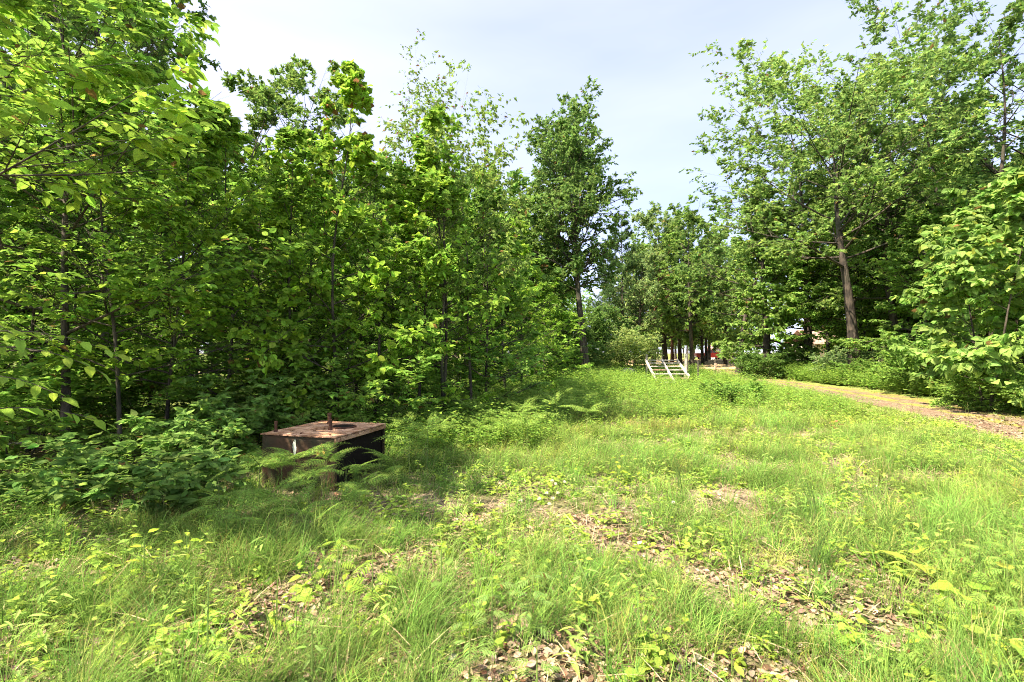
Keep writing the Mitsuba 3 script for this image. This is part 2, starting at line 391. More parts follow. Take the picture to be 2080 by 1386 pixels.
def tree_mesh(H, Rc, base, seed, n=(26, 7, 5), nl=8, leaf=ELM_S, ls=0.09, col=(0.085, 0.17, 0.028), tr=0.06, lean=(0, 0), profile='sapling', ang=(25, 60), planar=0.8,
              twig=0.5, sub=0.5, wob=0.04, sag=0.10, fork=0.0, wood2=2, yellow=0.12, ns=0.35, gap=0.0, dead=0, stems=1, stem_spread=0.5, droop=0.25, tipcol=None, tuft=0.0):
    rng = np.random.default_rng(seed)
    K = 14
    wood, Ls = [], []
    for st in range(stems):
        s = np.linspace(0, 1, K)
        off = np.zeros(2) if stems == 1 else stem_spread * np.array([math.cos(st * 2.4 + seed), math.sin(st * 2.4 + seed)])
        Hs = H * (1 if st == 0 else rng.uniform(0.72, 0.97))
        ph = rng.uniform(0, 6.3, 4)
        ox = lean[0] * s + off[0] * (0.12 + 1.0 * s) + wob * H * (np.sin(3.1 * s + ph[0]) - math.sin(ph[0])) * 0.5 + wob * 0.35 * H * (np.sin(8 * s + ph[1]) - math.sin(ph[1])) * s
        oy = lean[1] * s + off[1] * (0.12 + 1.0 * s) + wob * H * (np.sin(2.7 * s + ph[2]) - math.sin(ph[2])) * 0.5 + wob * 0.35 * H * (np.sin(7 * s + ph[3]) - math.sin(ph[3])) * s
        pts = np.stack([ox, oy, Hs * 0.97 * s - 0.1], -1)
        rad = tr * (1 if stems == 1 else 0.75) * np.clip((1 - 0.93 * s) + 0.3 * np.exp(-s * H / (tr * 6)), 0.02, 2)
        wood.append(polytube(pts, rad, 10))
        n1 = max(3, n[0] // stems)
        sb = np.clip((base / Hs) + (1 - base / Hs) * ((np.arange(n1) + rng.random(n1)) / n1) ** 0.92, 0, 0.985)
        q = (sb - base / Hs) / (1 - base / Hs)
        P0 = np.stack([np.interp(sb, s, pts[:, k]) for k in range(3)], -1)
        az = np.arange(n1) * 2.39996 + rng.normal(0, 0.45, n1) + seed
        el = np.radians(ang[0] + (ang[1] - ang[0]) * q + rng.normal(0, 9, n1))
        Ln = Rc * PROFILE[profile](q) * rng.uniform(0.7, 1.22, n1) * (1 if stems == 1 else 0.8)
        d = np.stack([np.cos(az) * np.cos(el), np.sin(az) * np.cos(el), np.sin(el)], -1)
        rr = np.interp(sb, s, rad) * 0.55
        Ls.append((P0, d, UP * (sag + fork) + rng.normal(0, 0.1, (n1, 3)), Ln / np.maximum(np.cos(el) * 0.55 + 0.45, 0.5), np.minimum(rr, 0.02 + 0.018 * Ln), rr * 0.2))
    L1 = tuple(np.concatenate([x[k] for x in Ls]) for k in range(6))
    wood.append(tubes(*L1, K=5, M=6))
    if dead:                                             # some bare limbs
        keep = np.ones(len(L1[0]), bool); keep[rng.choice(len(keep), dead, replace=False)] = False
        bare_l = tuple(x[~keep] for x in L1)
        k1 = kids(bare_l, 6, 0.3, 0.98, 0.5, 1.0, 0.45, rng, 0.3, 0.2, 0.1)
        wood.append(tubes(*k1, K=3, M=4)); wood.append(tubes(*kids(k1, 4, 0.3, 0.98, 0.5, 1.0, 0.5, rng, 0.3, 0.1, 0.1), K=2, M=3))
        L1 = tuple(x[keep] for x in L1)
    L2 = kids(L1, n[1], 0.18 + 0.3 * tuft, 1.0, 0.55, 1.05, sub, rng, planar, 0.06, 0.05)
    if wood2 != -1:
        wood.append(tubes(*L2, K=3, M=4))
    L3 = kids(L2, n[2], 0.15 + 0.4 * tuft, 1.0, 0.5, 1.0, twig, rng, planar, 0.02, -0.12)
    if wood2 == 2:
        wood.append(tubes(*L3, K=2, M=3))
    P0, d, c, L, _, _ = L3
    N3 = len(P0)
    if gap:                                              # whole twigs without leaves, in clumps, so that the sky shows
        g = meshkit.fbm(P0 / (0.2 * Rc + 0.28) + seed, 2)
        k = g > np.quantile(g, gap)
        P0, d, c, L = P0[k], d[k], c[k], L[k]; N3 = len(P0)
    i = np.repeat(np.arange(N3), nl)
    t = ((np.tile(np.arange(nl), N3) + rng.random(len(i))) / nl)[:, None] * 0.9 + 0.12
    tan = unit(d[i] + 2 * c[i] * t)
    p = P0[i] + L[i][:, None] * (d[i] * t + c[i] * t * t)
    side = unit(np.cross(tan, UP) + 1e-6) * np.where(np.tile(np.arange(nl), N3) % 2, 1.0, -1.0)[:, None]
    rnd = unit(rng.normal(0, 1, (len(i), 3)))
    ld = unit(0.75 * tan + planar * 0.9 * side + (1 - planar) * 1.1 * rnd + rng.normal(0, 0.22, (len(i), 3)) - UP * droop)
    ln = unit(UP * (0.35 + planar) + rng.normal(0, ns + 0.6 * (1 - planar), (len(i), 3)))
    size = ls * rng.uniform(0.5, 1.3, len(i))
    cl = leaf_colours(len(i), col, rng, yellow)
    big = np.exp(0.5 * (meshkit.fbm(p / (0.25 * Rc + 0.3) + seed, 2) - 0.5))[:, None]     # foliage of whole sprays differs a little
    cl = cl * big
    if tipcol is not None:
        q = rng.random(len(i)) < 0.045 * (p[:, 2] / H > 0.6)
        cl[q] = np.array(tipcol) * np.exp(rng.normal(0, 0.2, (q.sum(), 1)))
    wj, lj = join(wood), stamp(leaf, p, ld, ln, size, cl)
    zf = H / np.quantile(lj[0][:, 2], 0.9995)
    wj[0][:, 2] *= zf; lj[0][:, 2] *= zf
    return wj, lj


def tree(name, x, y, label, cat='tree', group=None, bark='bark', mesh=None, rot=0.0, scale=1.0, **kw):
    """A tree with a trunk (its limbs included) and a crown."""
    w, c = mesh if mesh else tree_mesh(**kw)
    k = thing(name, label, cat, group)
    at = (x, y, float(ground_z(x, y)))
    obj('trunk', place(w, at, rot, scale), bark, k, smooth=True)
    obj('crown', place(c[:2], at, rot, scale), 'leaf', k, color=c[2], kind='stuff')
    return k

# ---------------------------------------------------------------- the ground, the gravel path, the lane behind the wood, the far lawn
ax = np.concatenate([-np.geomspace(600, 14, 60), np.linspace(-13.5, 17.5, 190), np.geomspace(18, 600, 60)])
ay = np.concatenate([-np.geomspace(300, 5, 24), np.linspace(-4.5, 30, 220), np.geomspace(30.5, 900, 60)])
gx, gy = np.meshgrid(ax, ay, indexing='ij')
gv = np.stack([gx.ravel(), gy.ravel(), ground_z(gx, gy).ravel()], -1)
ii = np.arange(len(ax) - 1)[:, None] * len(ay) + np.arange(len(ay) - 1)[None]
gf = np.stack([ii, ii + len(ay), ii + len(ay) + 1, ii + 1], -1).reshape(-1, 4)
obj('ground', (gv, gf), 'soil', smooth=True, kind='structure', label='soil and brown leaf litter under the grass')


def strip(line, half, lift, n=160, m=9):
    line = np.asarray(line, float)
    s = np.concatenate([[0], np.cumsum(np.hypot(*np.diff(line, axis=0).T))])
    u = np.linspace(0, s[-1], n)
    from scipy.interpolate import PchipInterpolator
    c = np.stack([PchipInterpolator(s, line[:, k])(u) for k in (0, 1)], -1)
    t = unit(np.gradient(c, axis=0)); nn = np.stack([t[:, 1], -t[:, 0]], -1)
    w = np.linspace(-1, 1, m)
    h = half * (1 + 0.10 * (meshkit.noise(np.stack([u * 0.6, 0 * u, 0 * u], -1)) - 0.5))
    p = c[:, None] + nn[:, None] * (w[None, :, None] * h[:, None, None])
    z = ground_z(p[..., 0], p[..., 1]) + lift
    v = np.concatenate([p, z[..., None]], -1).reshape(-1, 3)
    i = np.arange(n - 1)[:, None] * m + np.arange(m - 1)[None]
    f = np.stack([i, i + 1, i + m + 1, i + m], -1).reshape(-1, 4)
    uv = np.stack([np.broadcast_to((w + 1) / 2, (n, m)), np.broadcast_to(u[:, None], (n, m))], -1).reshape(-1, 2)
    f3 = np.vstack([f[:, [0, 1, 2]], f[:, [0, 2, 3]]])
    return v, f3, uv


pv, pf, puv = strip(PATH[:, ::-1], 1.18, 0.014, 220, 13)
scene['path'] = mikit.ply((pv, pf), 'gravel', smooth=True, uv=puv)
tag('path', kind='structure', label='gravel and leaf strewn track along the right of the clearing')
lv, lf_, luv = strip([(-60, 33), (-32, 38), (-20, 39.5), (-6, 45)], 1.9, 0.03, 60, 7)
scene['path_001'] = mikit.ply((lv, lf_), 'lane_soil', smooth=True)
tag('path_001', kind='structure', label='pale dirt lane glimpsed between the trunks on the left')
# the far mown bank between the trunks, and the pickup's yard
bx_, by_ = np.meshgrid(np.linspace(16, 52, 40), np.linspace(46, 112, 50), indexing='ij')
bank = lambda x, y: ground_z(x, y) + 0.02 + 0.55 * np.exp(-((y - 74) / 15) ** 2) * np.clip((x - 18) / 4, 0, 1) * np.clip((50 - x) / 6, 0, 1)
bv = np.stack([bx_.ravel(), by_.ravel(), bank(bx_, by_).ravel()], -1)
i0 = np.arange(39)[:, None] * 50 + np.arange(49)[None]
obj('lawn', (bv, np.stack([i0, i0 + 50, i0 + 51, i0 + 1], -1).reshape(-1, 4)), 'tan_turf', smooth=True, kind='structure', label='tan mown bank between the far trunks')

# ---------------------------------------------------------------- grass, dead leaves, low herbs
def in_view(x, y, margin=1.2):
    return np.abs(x) < 1.04 * np.maximum(y, 0) + margin


def blades(N, y0, y1, seed, seg, wmin, hmean, clump, per, col, tufts=False):
    rng = np.random.default_rng(seed)
    # tufts: centres, each with its own height, lean and tint
    M = N // per
    out = []
    y = np.sqrt(rng.uniform(y0 * y0, y1 * y1, M * 3)); x = rng.uniform(-1, 1, M * 3) * (1.04 * y + 1.2)
    right = x - path_x(y)
    dens = np.clip((x - edge_x(y) + 1.3) / 1.5, 0.06, 1) * np.clip((np.abs(right) - 0.9) / 0.7, 0.04, 1) * np.where(right > 0, 0.5, 1)
    dens = dens * (1 - 0.86 * bare(x, y)) * ~INBOX(x, y) * np.clip((0.20 if tufts else 0.45) + 3.2 * (meshkit.fbm(np.stack([x, y, 0 * x], -1) * 1.35 + 21, 3) - 0.33), 0.10, 1)
    k = np.flatnonzero(rng.random(len(x)) < dens)[:M]
    x, y = x[k], y[k]; M = len(x)
    p3 = np.stack([x, y, 0 * x], -1)
    big = meshkit.fbm(p3 * 0.55 + 4.4, 3)
    left = np.clip((-0.4 - x) / 1.6, 0, 1) * np.clip((4.6 - y) / 1.6, 0, 1)
    hC = hmean * 1.1 * (0.55 + 1.1 * np.clip((big - 0.3) * 1.8, 0, 1)) * rng.uniform(0.6, 1.4, M) * (1 + 0.85 * left)
    hC = hC * (1 - 0.6 * np.exp(-(right[k] / 2.4) ** 2))
    leanA = 0.6 + rng.normal(0, 0.9, M) - 1.2 * left
    tint = np.array(col)[None] * np.exp(rng.normal(0, 0.22, (M, 1))) * np.exp(rng.normal(0, 0.07, (M, 3)))
    dry = (rng.random(M) < 0.10)[:, None]
    tint = np.where(dry, tint * [1.75, 1.2, 1.5], tint)
    yel = np.clip((meshkit.fbm(p3 * 0.4 + 31, 3) - 0.42) * 4, 0, 1)[:, None] * np.clip((y[:, None] - 2.5) / 4, 0, 1)
    tint = tint * (1 + yel * np.array([0.26, 0.06, 0.05]))
    i = np.repeat(np.arange(M), per)
    n = len(i)
    a = rng.uniform(0, 2 * np.pi, n); r = clump * np.abs(rng.normal(0, 1, n))
    bx, by = x[i] + r * np.cos(a), y[i] + r * np.sin(a)
    bz = ground_z(bx, by)
    h = hC[i] * rng.uniform(0.45, 1.15, n)
    phi = np.where(rng.random(n) < 0.55, a, leanA[i] + rng.normal(0, 0.5, n))
    bend = np.clip(rng.normal(0.78, 0.32, n), 0.05, 1.35)
    w = np.maximum(wmin * rng.uniform(0.6, 1.3, n), 0.0)
    out_d = np.stack([np.cos(phi), np.sin(phi), 0 * phi], -1)
    tw = phi + np.pi / 2 + rng.normal(0, 0.5, n)
    wd = np.stack([np.cos(tw), np.sin(tw), 0 * tw], -1)
    ts = {3: [0, 0.4, 0.75, 1], 2: [0, 0.55, 1], 1: [0, 1]}[seg]
    root = np.stack([bx, by, bz - 0.01], -1)
    rows = []
    for t in ts:
        c = root + (UP * (h * (t - 0.42 * bend * t * t))[:, None]) + out_d * (h * (0.12 * t + 0.75 * bend * t * t))[:, None]
        ww = (w * (1 - t) * (0.75 + 0.5 * min(t * 2, 1)) * 0.5)[:, None]
        rows += [c - wd * ww, c + wd * ww] if t < 1 else [c]
    v = np.stack(rows, 1); kk = v.shape[1]
    F = []
    for q in range(len(ts) - 2):
        F += [(2 * q, 2 * q + 1, 2 * q + 3), (2 * q, 2 * q + 3, 2 * q + 2)]
    q = 2 * (len(ts) - 2)
    F += [(q, q + 1, q + 2)]
    f = (np.array(F)[None] + (np.arange(n) * kk)[:, None, None]).reshape(-1, 3)
    cb = tint[i] * np.exp(rng.normal(0, 0.24, (n, 1)))
    straw = rng.random(n) < 0.06
    cb[straw] = np.array([0.30, 0.25, 0.13]) * np.exp(rng.normal(0, 0.2, (straw.sum(), 1)))
    return v.reshape(-1, 3), f, np.clip(np.repeat(cb, kk, 0), 0, 0.9)


GREEN = (0.168, 0.295, 0.064)
SHORT = (0.172, 0.265, 0.068)
g = join([blades(66000, 1.2, 4.2, 1, 3, 0.0056, 0.24, 0.060, 48, GREEN, True),
          blades(42000, 1.2, 4.5, 2, 2, 0.0048, 0.085, 0.16, 14, SHORT),
          blades(100000, 4.0, 9.0, 3, 2, 0.0068, 0.25, 0.075, 45, GREEN, True),
          blades(50000, 4.0, 9.5, 4, 1, 0.0065, 0.10, 0.22, 14, SHORT),
          blades(120000, 8.5, 19.0, 5, 2, 0.010, 0.28, 0.11, 45, GREEN, True),
          blades(110000, 17.0, 46.0, 6, 1, 0.022, 0.34, 0.2, 25, GREEN)])
obj('grass', g[:2], 'blade', color=g[2], kind='stuff', label='long bright green grass growing in tufts across the clearing')

rng = np.random.default_rng(77)
N = 76000
y = np.concatenate([np.sqrt(rng.uniform(1.3, 4.6 ** 2, 44000)), np.sqrt(rng.uniform(20, 12 ** 2, 32000))]); x = rng.uniform(-1, 1, N) * (1.04 * y + 1)
keep = rng.random(N) < np.clip(0.5 + 0.7 * bare(x, y) + 0.35 * (x < edge_x(y) + 0.5) + 0.5 * (np.abs(x - path_x(y)) < 1.3), 0, 1)
x, y = x[keep], y[keep]; N = len(x)
CURL = (np.array([(0, 0, 0), (0.25, 0.26, 0.10), (0.5, 0.04, -0.02), (0.6, 0.30, 0.14), (1, 0, 0.12), (0.62, -0.28, 0.16), (0.3, -0.24, 0.05)], float), np.array([(0, 2, 1), (0, 6, 2), (1, 2, 3), (2, 4, 3), (2, 5, 4), (2, 6, 5)]))
lc = np.array([0.31, 0.235, 0.165]) * np.exp(rng.normal(0, 0.32, (N, 1))) * np.exp(rng.normal(0, 0.08, (N, 3)))
dk = rng.random(N) < 0.22
lc[dk] *= [0.42, 0.36, 0.32]
a = rng.uniform(0, 6.28, N)
lit = stamp(CURL, np.stack([x, y, ground_z(x, y) + rng.uniform(0.004, 0.022, N)], -1), np.stack([np.cos(a), np.sin(a), rng.normal(0, 0.18, N)], -1), UP + rng.normal(0, 0.38, (N, 3)), rng.uniform(0.016, 0.058, N) * (1 + 0.05 * np.clip(y - 4, 0, 8)), lc)
obj('leaf_litter', lit[:2], 'dry_leaf', color=lit[2], kind='stuff', label='dry brown fallen leaves lying between the tufts of grass')


def herb(seed, h=0.5, n=14, leaf=KITE, ls=0.09, col=(0.10, 0.19, 0.03), spread=0.5, stems=3, droop=0.25):
    """A leafy herb: a few stems with leaves up them."""
    rng = np.random.default_rng(seed)
    a = rng.uniform(0, 6.28, stems)
    P0 = np.stack([0.05 * np.cos(a), 0.05 * np.sin(a), 0 * a], -1)
    d = unit(np.stack([np.cos(a) * spread, np.sin(a) * spread, np.ones(stems)], -1) + rng.normal(0, 0.15, (stems, 3)))
    L = h * rng.uniform(0.65, 1.1, stems)
    c = rng.normal(0, 0.12, (stems, 3))
    i = np.repeat(np.arange(stems), n)
    t = ((np.tile(np.arange(n), stems) + rng.random(len(i))) / n)[:, None] * 0.85 + 0.15
    p = P0[i] + L[i][:, None] * (d[i] * t + c[i] * t * t)
    b = np.tile(np.arange(n), stems) * 2.4 + rng.normal(0, 0.4, len(i))
    ld = np.stack([np.cos(b), np.sin(b), 0.35 - droop * rng.random(len(i)) * 2], -1)
    s = ls * (1.15 - 0.65 * t[:, 0]) * rng.uniform(0.7, 1.3, len(i))
    return stamp(leaf, p, ld, UP + rng.normal(0, 0.25, (len(i), 3)), s, leaf_colours(len(i), col, rng, 0.15, 0.15))


def scatter(variants, pts, seed, s0=0.7, s1=1.3):
    rng = np.random.default_rng(seed)
    which = rng.integers(0, len(variants), len(pts)); parts = []
    for w, V in enumerate(variants):
        q = pts[which == w]
        if not len(q):
            continue
        rot = rng.uniform(0, 6.28, len(q)); s = rng.uniform(s0, s1, len(q)) * (q[:, 3] if q.shape[1] > 3 else 1)
        c, sn = np.cos(rot) * s, np.sin(rot) * s
        v = V[0]
        vv = np.stack([c[:, None] * v[:, 0] - sn[:, None] * v[:, 1], sn[:, None] * v[:, 0] + c[:, None] * v[:, 1], s[:, None] * v[:, 2]], -1) + q[:, None, :3]
        f = (V[1][None] + (np.arange(len(q)) * len(v))[:, None, None]).reshape(-1, 3)
        cc = np.tile(V[2], (len(q), 1)) * np.repeat(np.exp(rng.normal(0, 0.14, (len(q), 1))), len(v), 0)
        parts.append((vv.reshape(-1, 3), f, np.clip(cc, 0, 0.9)))
    return join(parts)


def ground_pts(x, y, s=None):
    return np.stack([x, y, ground_z(x, y)] + ([s] if s is not None else []), -1)


rng = np.random.default_rng(5)
HERBS = [herb(s, 0.55, 13, KITE, 0.105, (0.092, 0.170, 0.034), 0.5, 5) for s in range(3)] + [herb(s, 0.5, 16, NARROW, 0.09, (0.095, 0.175, 0.04), 0.35, 4) for s in (7, 8)]
# the bright band of herbs along the far side of the track
y = rng.uniform(9, 46, 3600); x = path_x(y) + 1.3 + np.abs(rng.normal(0, 1.5, len(y))) + 0.012 * y
band = ground_pts(x, y, 0.75 + 0.016 * y + 0.25 * (x - path_x(y) - 1.3))
# the herb patch in the middle distance, before and beside the white frame
y2 = rng.uniform(11, 36, 3600); x2 = edge_x(y2) - 0.4 + rng.random(len(y2)) * (path_x(y2) - 1.3 - edge_x(y2))
k = rng.random(len(y2)) < np.clip((meshkit.fbm(np.stack([x2, y2, 0 * x2], -1) * 0.35 + 2, 3) - 0.36) * 5 + (y2 > 19) * 0.8, 0, 1)
patch = ground_pts(x2[k], y2[k], 0.55 + 0.022 * y2[k])
k = ~((np.abs(patch[:, 0] - 7.95) < 1.5) & (patch[:, 1] > 21.0) & (patch[:, 1] < 27) & (rng.random(len(patch)) < 0.85))
patch = patch[k]
patch = patch[np.abs(patch[:, 0] - path_x(patch[:, 1])) > 2.6]
# under the wood on both sides
y3 = rng.uniform(3, 40, 2600); x3 = edge_x(y3) + 0.3 - np.abs(rng.normal(0, 0.35, len(y3))) * (2 + 0.7 * y3)
k3 = ~((y3 < 7.6) & (x3 > -3.4)) & in_view(x3, y3, 0.5)
under = ground_pts(x3[k3], y3[k3], 0.55 + 0.015 * y3[k3])
y6 = rng.uniform(7.2, 26, 2300); x6 = edge_x(y6) + 0.9 + rng.normal(0, 0.9, len(y6)) + 0.03 * y6
fringe = ground_pts(x6, y6, rng.uniform(0.6, 1.2, len(y6)) * (0.75 + 0.016 * y6))
y4 = rng.uniform(14, 60, 1500); x4 = path_x(y4) + 4 + np.abs(rng.normal(0, 8, len(y4)))
und = scatter(HERBS, np.vstack([band, patch, under, fringe, ground_pts(x4, y4, 0.8 + 0.01 * y4)]), 9)
obj('undergrowth', und[:2], 'leaf', color=und[2], kind='stuff', label='leafy green herbs and nettles carpeting the edges of the clearing')
# small broad leaved weeds in the near turf
LOW = [herb(s, 0.18, 8, ELM_S, 0.05, (0.115, 0.20, 0.04), 0.6, 2, 0.3) for s in (26, 27)] + [herb(s, 0.10, 7, ROUND, 0.045, (0.13, 0.215, 0.035), 0.9, 3, 0.5) for s in (21, 22, 23)] + [herb(s, 0.16, 8, LANCE, 0.06, (0.12, 0.20, 0.05), 0.5, 2) for s in (24, 25)]
y5 = np.sqrt(rng.uniform(1.5, 150, 6500)); x5 = rng.uniform(-1, 1, len(y5)) * (1.04 * y5 + 0.8)
k5 = (x5 > edge_x(y5) - 0.5) & (np.abs(x5 - path_x(y5)) > 1.2) & (rng.random(len(y5)) < 0.35 + 0.65 * (meshkit.noise(np.stack([x5, y5, 0 * x5], -1) * 0.9) > 0.45))
low = scatter(LOW, ground_pts(x5[k5], y5[k5]), 12, 0.6, 1.9)
obj('weeds', low[:2], 'leaf', color=low[2], kind='stuff', label='small broad leaved weeds scattered among the grass blades')

# dead straw and twigs lying in the turf, flowering stalks standing above it
rng = np.random.default_rng(303)
N = 9000
y = np.sqrt(rng.uniform(1.4, 90, N)); x = rng.uniform(-1, 1, N) * (1.04 * y + 0.8)
k = (x > edge_x(y) - 1) & (np.abs(x - path_x(y)) > 1.0) & ~INBOX(x, y)
x, y = x[k], y[k]; N = len(x); a = rng.uniform(0, 6.28, N)
STRAW = (np.array([(0, -0.012, 0), (0, 0.012, 0), (0.5, 0.012, 0.05), (0.5, -0.012, 0.05), (1, 0, 0.02)], float), np.array([(0, 3, 2), (0, 2, 1), (3, 4, 2)]))
st = stamp(STRAW, np.stack([x, y, ground_z(x, y) + rng.uniform(0.01, 0.07, N)], -1), np.stack([np.cos(a), np.sin(a), rng.normal(0, 0.22, N)], -1), UP + rng.normal(0, 0.3, (N, 3)), rng.uniform(0.08, 0.26, N), np.array([0.40, 0.33, 0.20]) * np.exp(rng.normal(0, 0.3, (N, 1))))
obj('dead_grass', st[:2], 'dry_leaf', color=st[2], kind='stuff', label='dead straw coloured grass blades lying in the green turf')
N = 420
y = np.sqrt(rng.uniform(1.6, 60, N)); x = rng.uniform(-1, 1, N) * (1.04 * y + 0.8); a = rng.uniform(0, 6.28, N); L = rng.uniform(0.05, 0.28, N)
tw = tubes(np.stack([x, y, ground_z(x, y) + 0.012], -1), np.stack([np.cos(a), np.sin(a), rng.normal(0, 0.06, N)], -1), rng.normal(0, 0.12, (N, 3)) * [1, 1, 0.15], L, 0.0016 + 0.012 * L, 0.001 + 0.006 * L, K=3, M=4)
obj('twigs', tw, 'bark', kind='stuff', label='small dead twigs lying among the fallen leaves')
N = 620
y = np.sqrt(rng.uniform(2.2, 170, N)); x = rng.uniform(-1, 1, N) * (1.04 * y + 0.8)
k = (x > edge_x(y) + 0.2) & (np.abs(x - path_x(y)) > 1.2) & ~INBOX(x, y) & (meshkit.noise(np.stack([x, y, 0 * x], -1) * 0.7 + 8) > 0.45)
x, y = x[k], y[k]; N = len(x); h = rng.uniform(0.28, 0.55, N)
P0 = np.stack([x, y, ground_z(x, y)], -1); d = unit(rng.normal(0, 0.13, (N, 3)) + UP); c = rng.normal(0, 0.13, (N, 3)) * [1, 1, 0.2]
sk = tubes(P0, d, c, h, np.full(N, 0.0014) + 0.00012 * y, np.full(N, 0.0007) + 0.00008 * y, K=4, M=3)
i = np.repeat(np.arange(N), 12); t = (0.74 + 0.26 * np.tile(np.arange(12) / 11, N))[:, None]
b = rng.uniform(0, 6.28, len(i))
sp = stamp(NARROW, P0[i] + h[i][:, None] * (d[i] * t + c[i] * t * t), np.stack([np.cos(b) * 0.5, np.sin(b) * 0.5, 0 * b + 0.9], -1), unit(rng.normal(0, 1, (len(i), 3))), rng.uniform(0.014, 0.026, len(i)), np.array([0.26, 0.25, 0.12]) * np.exp(rng.normal(0, 0.25, (len(i), 1))))
sk = join([(sk[0], sk[1], np.tile([0.20, 0.26, 0.08], (len(sk[0]), 1))), sp])
obj('grass_stalks', sk[:2], 'blade', color=sk[2], kind='stuff', label='thin flowering grass stalks standing above the turf')

# ---------------------------------------------------------------- trees on the left
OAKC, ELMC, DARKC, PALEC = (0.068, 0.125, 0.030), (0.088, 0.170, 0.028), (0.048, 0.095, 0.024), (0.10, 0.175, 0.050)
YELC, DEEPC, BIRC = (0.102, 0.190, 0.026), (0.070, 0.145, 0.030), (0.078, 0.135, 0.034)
near = dict(leaf=ELM_S, n=(34, 7, 5), nl=7, gap=0.34, planar=0.8, profile='spire', ang=(8, 62))
tree('elm_tree', -5.85, 6.5, 'elm at the left edge with big glowing leaves over the dark shrubs', H=9.2, Rc=2.6, base=1.9, seed=3, ls=0.145, col=ELMC, tr=0.06, lean=(-0.8, 0.3), twig=0.6, **{**near, 'leaf': ELM, 'n': (42, 9, 6), 'profile': 'sapling'})
tree('elm_tree', -5.1, 3.75, 'elm outside the left edge whose bright sprays hang into the upper left corner', H=7.2, Rc=1.8, base=2.6, seed=4, ls=0.13, col=YELC, tr=0.04, twig=0.6, **{**near, 'leaf': ELM, 'n': (34, 8, 6), 'gap': 0.5, 'profile': 'sapling'})
SAP = [  # image column, depth, height, spread, base, leaf, size, colour, planar, label
    (250, 6.6, 5.2, 1.25, 1.2, 'E', .12, ELMC, .85, 'slim sapling with a thin dark stem left of the rusty box'),
    (340, 7.4, 5.3, 1.35, 0.8, 'R', .115, YELC, .7, 'yellow green sapling with round leaves between the elm and the layered sapling'),
    (455, 8.2, 5.4, 1.4, 0.5, 'E', .12, ELMC, .9, 'sapling with layered lit sprays above the dark shrub'),
    (400, 10.6, 6.9, 1.5, 0.8, 'R', .12, ELMC, .6, 'tall sapling just left of the bare dead limb'),
    (545, 9.4, 5.3, 1.25, 0.4, 'E', .12, YELC, .85, 'yellow green sapling left of the tallest spiky one behind the box'),
    (610, 8.6, 5.4, 1.15, 0.5, 'E', .12, ELMC, .85, 'sapling with level sprays directly behind the left pipe of the box'),
    (690, 8.7, 6.75, 1.2, 0.6, 'R', .135, YELC, .5, 'tall spiky sapling with broad round leaves directly behind the rusty box'),
    (640, 10.4, 6.2, 1.2, 0.5, 'R', .13, ELMC, .6, 'sapling with reddish new leaves left of the tallest spiky one'),
    (760, 9.2, 5.3, 1.2, 0.4, 'E', .12, ELMC, .85, 'upright sapling with a straight thin stem right of the tallest spiky one'),
    (850, 9.6, 5.4, 1.2, 0.6, 'R', .12, YELC, .7, 'sapling with yellowish round leaves left of the forked one'),
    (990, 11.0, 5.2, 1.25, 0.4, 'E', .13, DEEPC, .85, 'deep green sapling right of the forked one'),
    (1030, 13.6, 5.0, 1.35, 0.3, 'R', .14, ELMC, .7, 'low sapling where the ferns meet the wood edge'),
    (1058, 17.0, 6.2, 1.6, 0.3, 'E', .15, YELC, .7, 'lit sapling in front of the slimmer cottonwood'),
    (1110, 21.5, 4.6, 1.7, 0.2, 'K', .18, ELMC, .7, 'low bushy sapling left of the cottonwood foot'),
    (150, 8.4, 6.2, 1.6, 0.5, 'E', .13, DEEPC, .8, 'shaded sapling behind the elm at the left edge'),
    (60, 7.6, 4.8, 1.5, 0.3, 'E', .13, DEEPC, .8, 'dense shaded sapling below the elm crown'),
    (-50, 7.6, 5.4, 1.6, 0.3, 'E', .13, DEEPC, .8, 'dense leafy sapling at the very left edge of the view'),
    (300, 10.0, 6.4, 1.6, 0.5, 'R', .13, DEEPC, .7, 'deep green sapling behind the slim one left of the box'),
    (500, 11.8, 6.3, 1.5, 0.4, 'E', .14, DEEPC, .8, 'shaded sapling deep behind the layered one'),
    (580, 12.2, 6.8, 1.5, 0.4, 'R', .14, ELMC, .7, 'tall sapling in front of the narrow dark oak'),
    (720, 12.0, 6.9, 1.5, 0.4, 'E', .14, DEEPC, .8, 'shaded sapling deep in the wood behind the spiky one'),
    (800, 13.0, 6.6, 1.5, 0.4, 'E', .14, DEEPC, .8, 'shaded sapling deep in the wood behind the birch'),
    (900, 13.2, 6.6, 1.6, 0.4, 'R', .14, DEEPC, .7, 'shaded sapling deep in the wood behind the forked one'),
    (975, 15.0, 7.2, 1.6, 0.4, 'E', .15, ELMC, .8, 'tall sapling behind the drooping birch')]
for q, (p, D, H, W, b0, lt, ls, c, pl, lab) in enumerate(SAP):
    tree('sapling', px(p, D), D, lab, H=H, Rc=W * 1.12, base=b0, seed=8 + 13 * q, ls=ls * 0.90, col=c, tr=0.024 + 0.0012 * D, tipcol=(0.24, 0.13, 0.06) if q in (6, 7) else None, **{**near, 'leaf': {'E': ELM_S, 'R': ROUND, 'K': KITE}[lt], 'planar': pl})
tree('sapling', px(905, 9.8), 9.8, 'forked sapling with a thick pale stem right of the rusty box', H=6.5, Rc=1.7, base=1.1, seed=34, ls=0.135, col=ELMC, tr=0.055, stems=2, stem_spread=0.4, **{**near, 'n': (40, 8, 5), 'planar': 0.6})
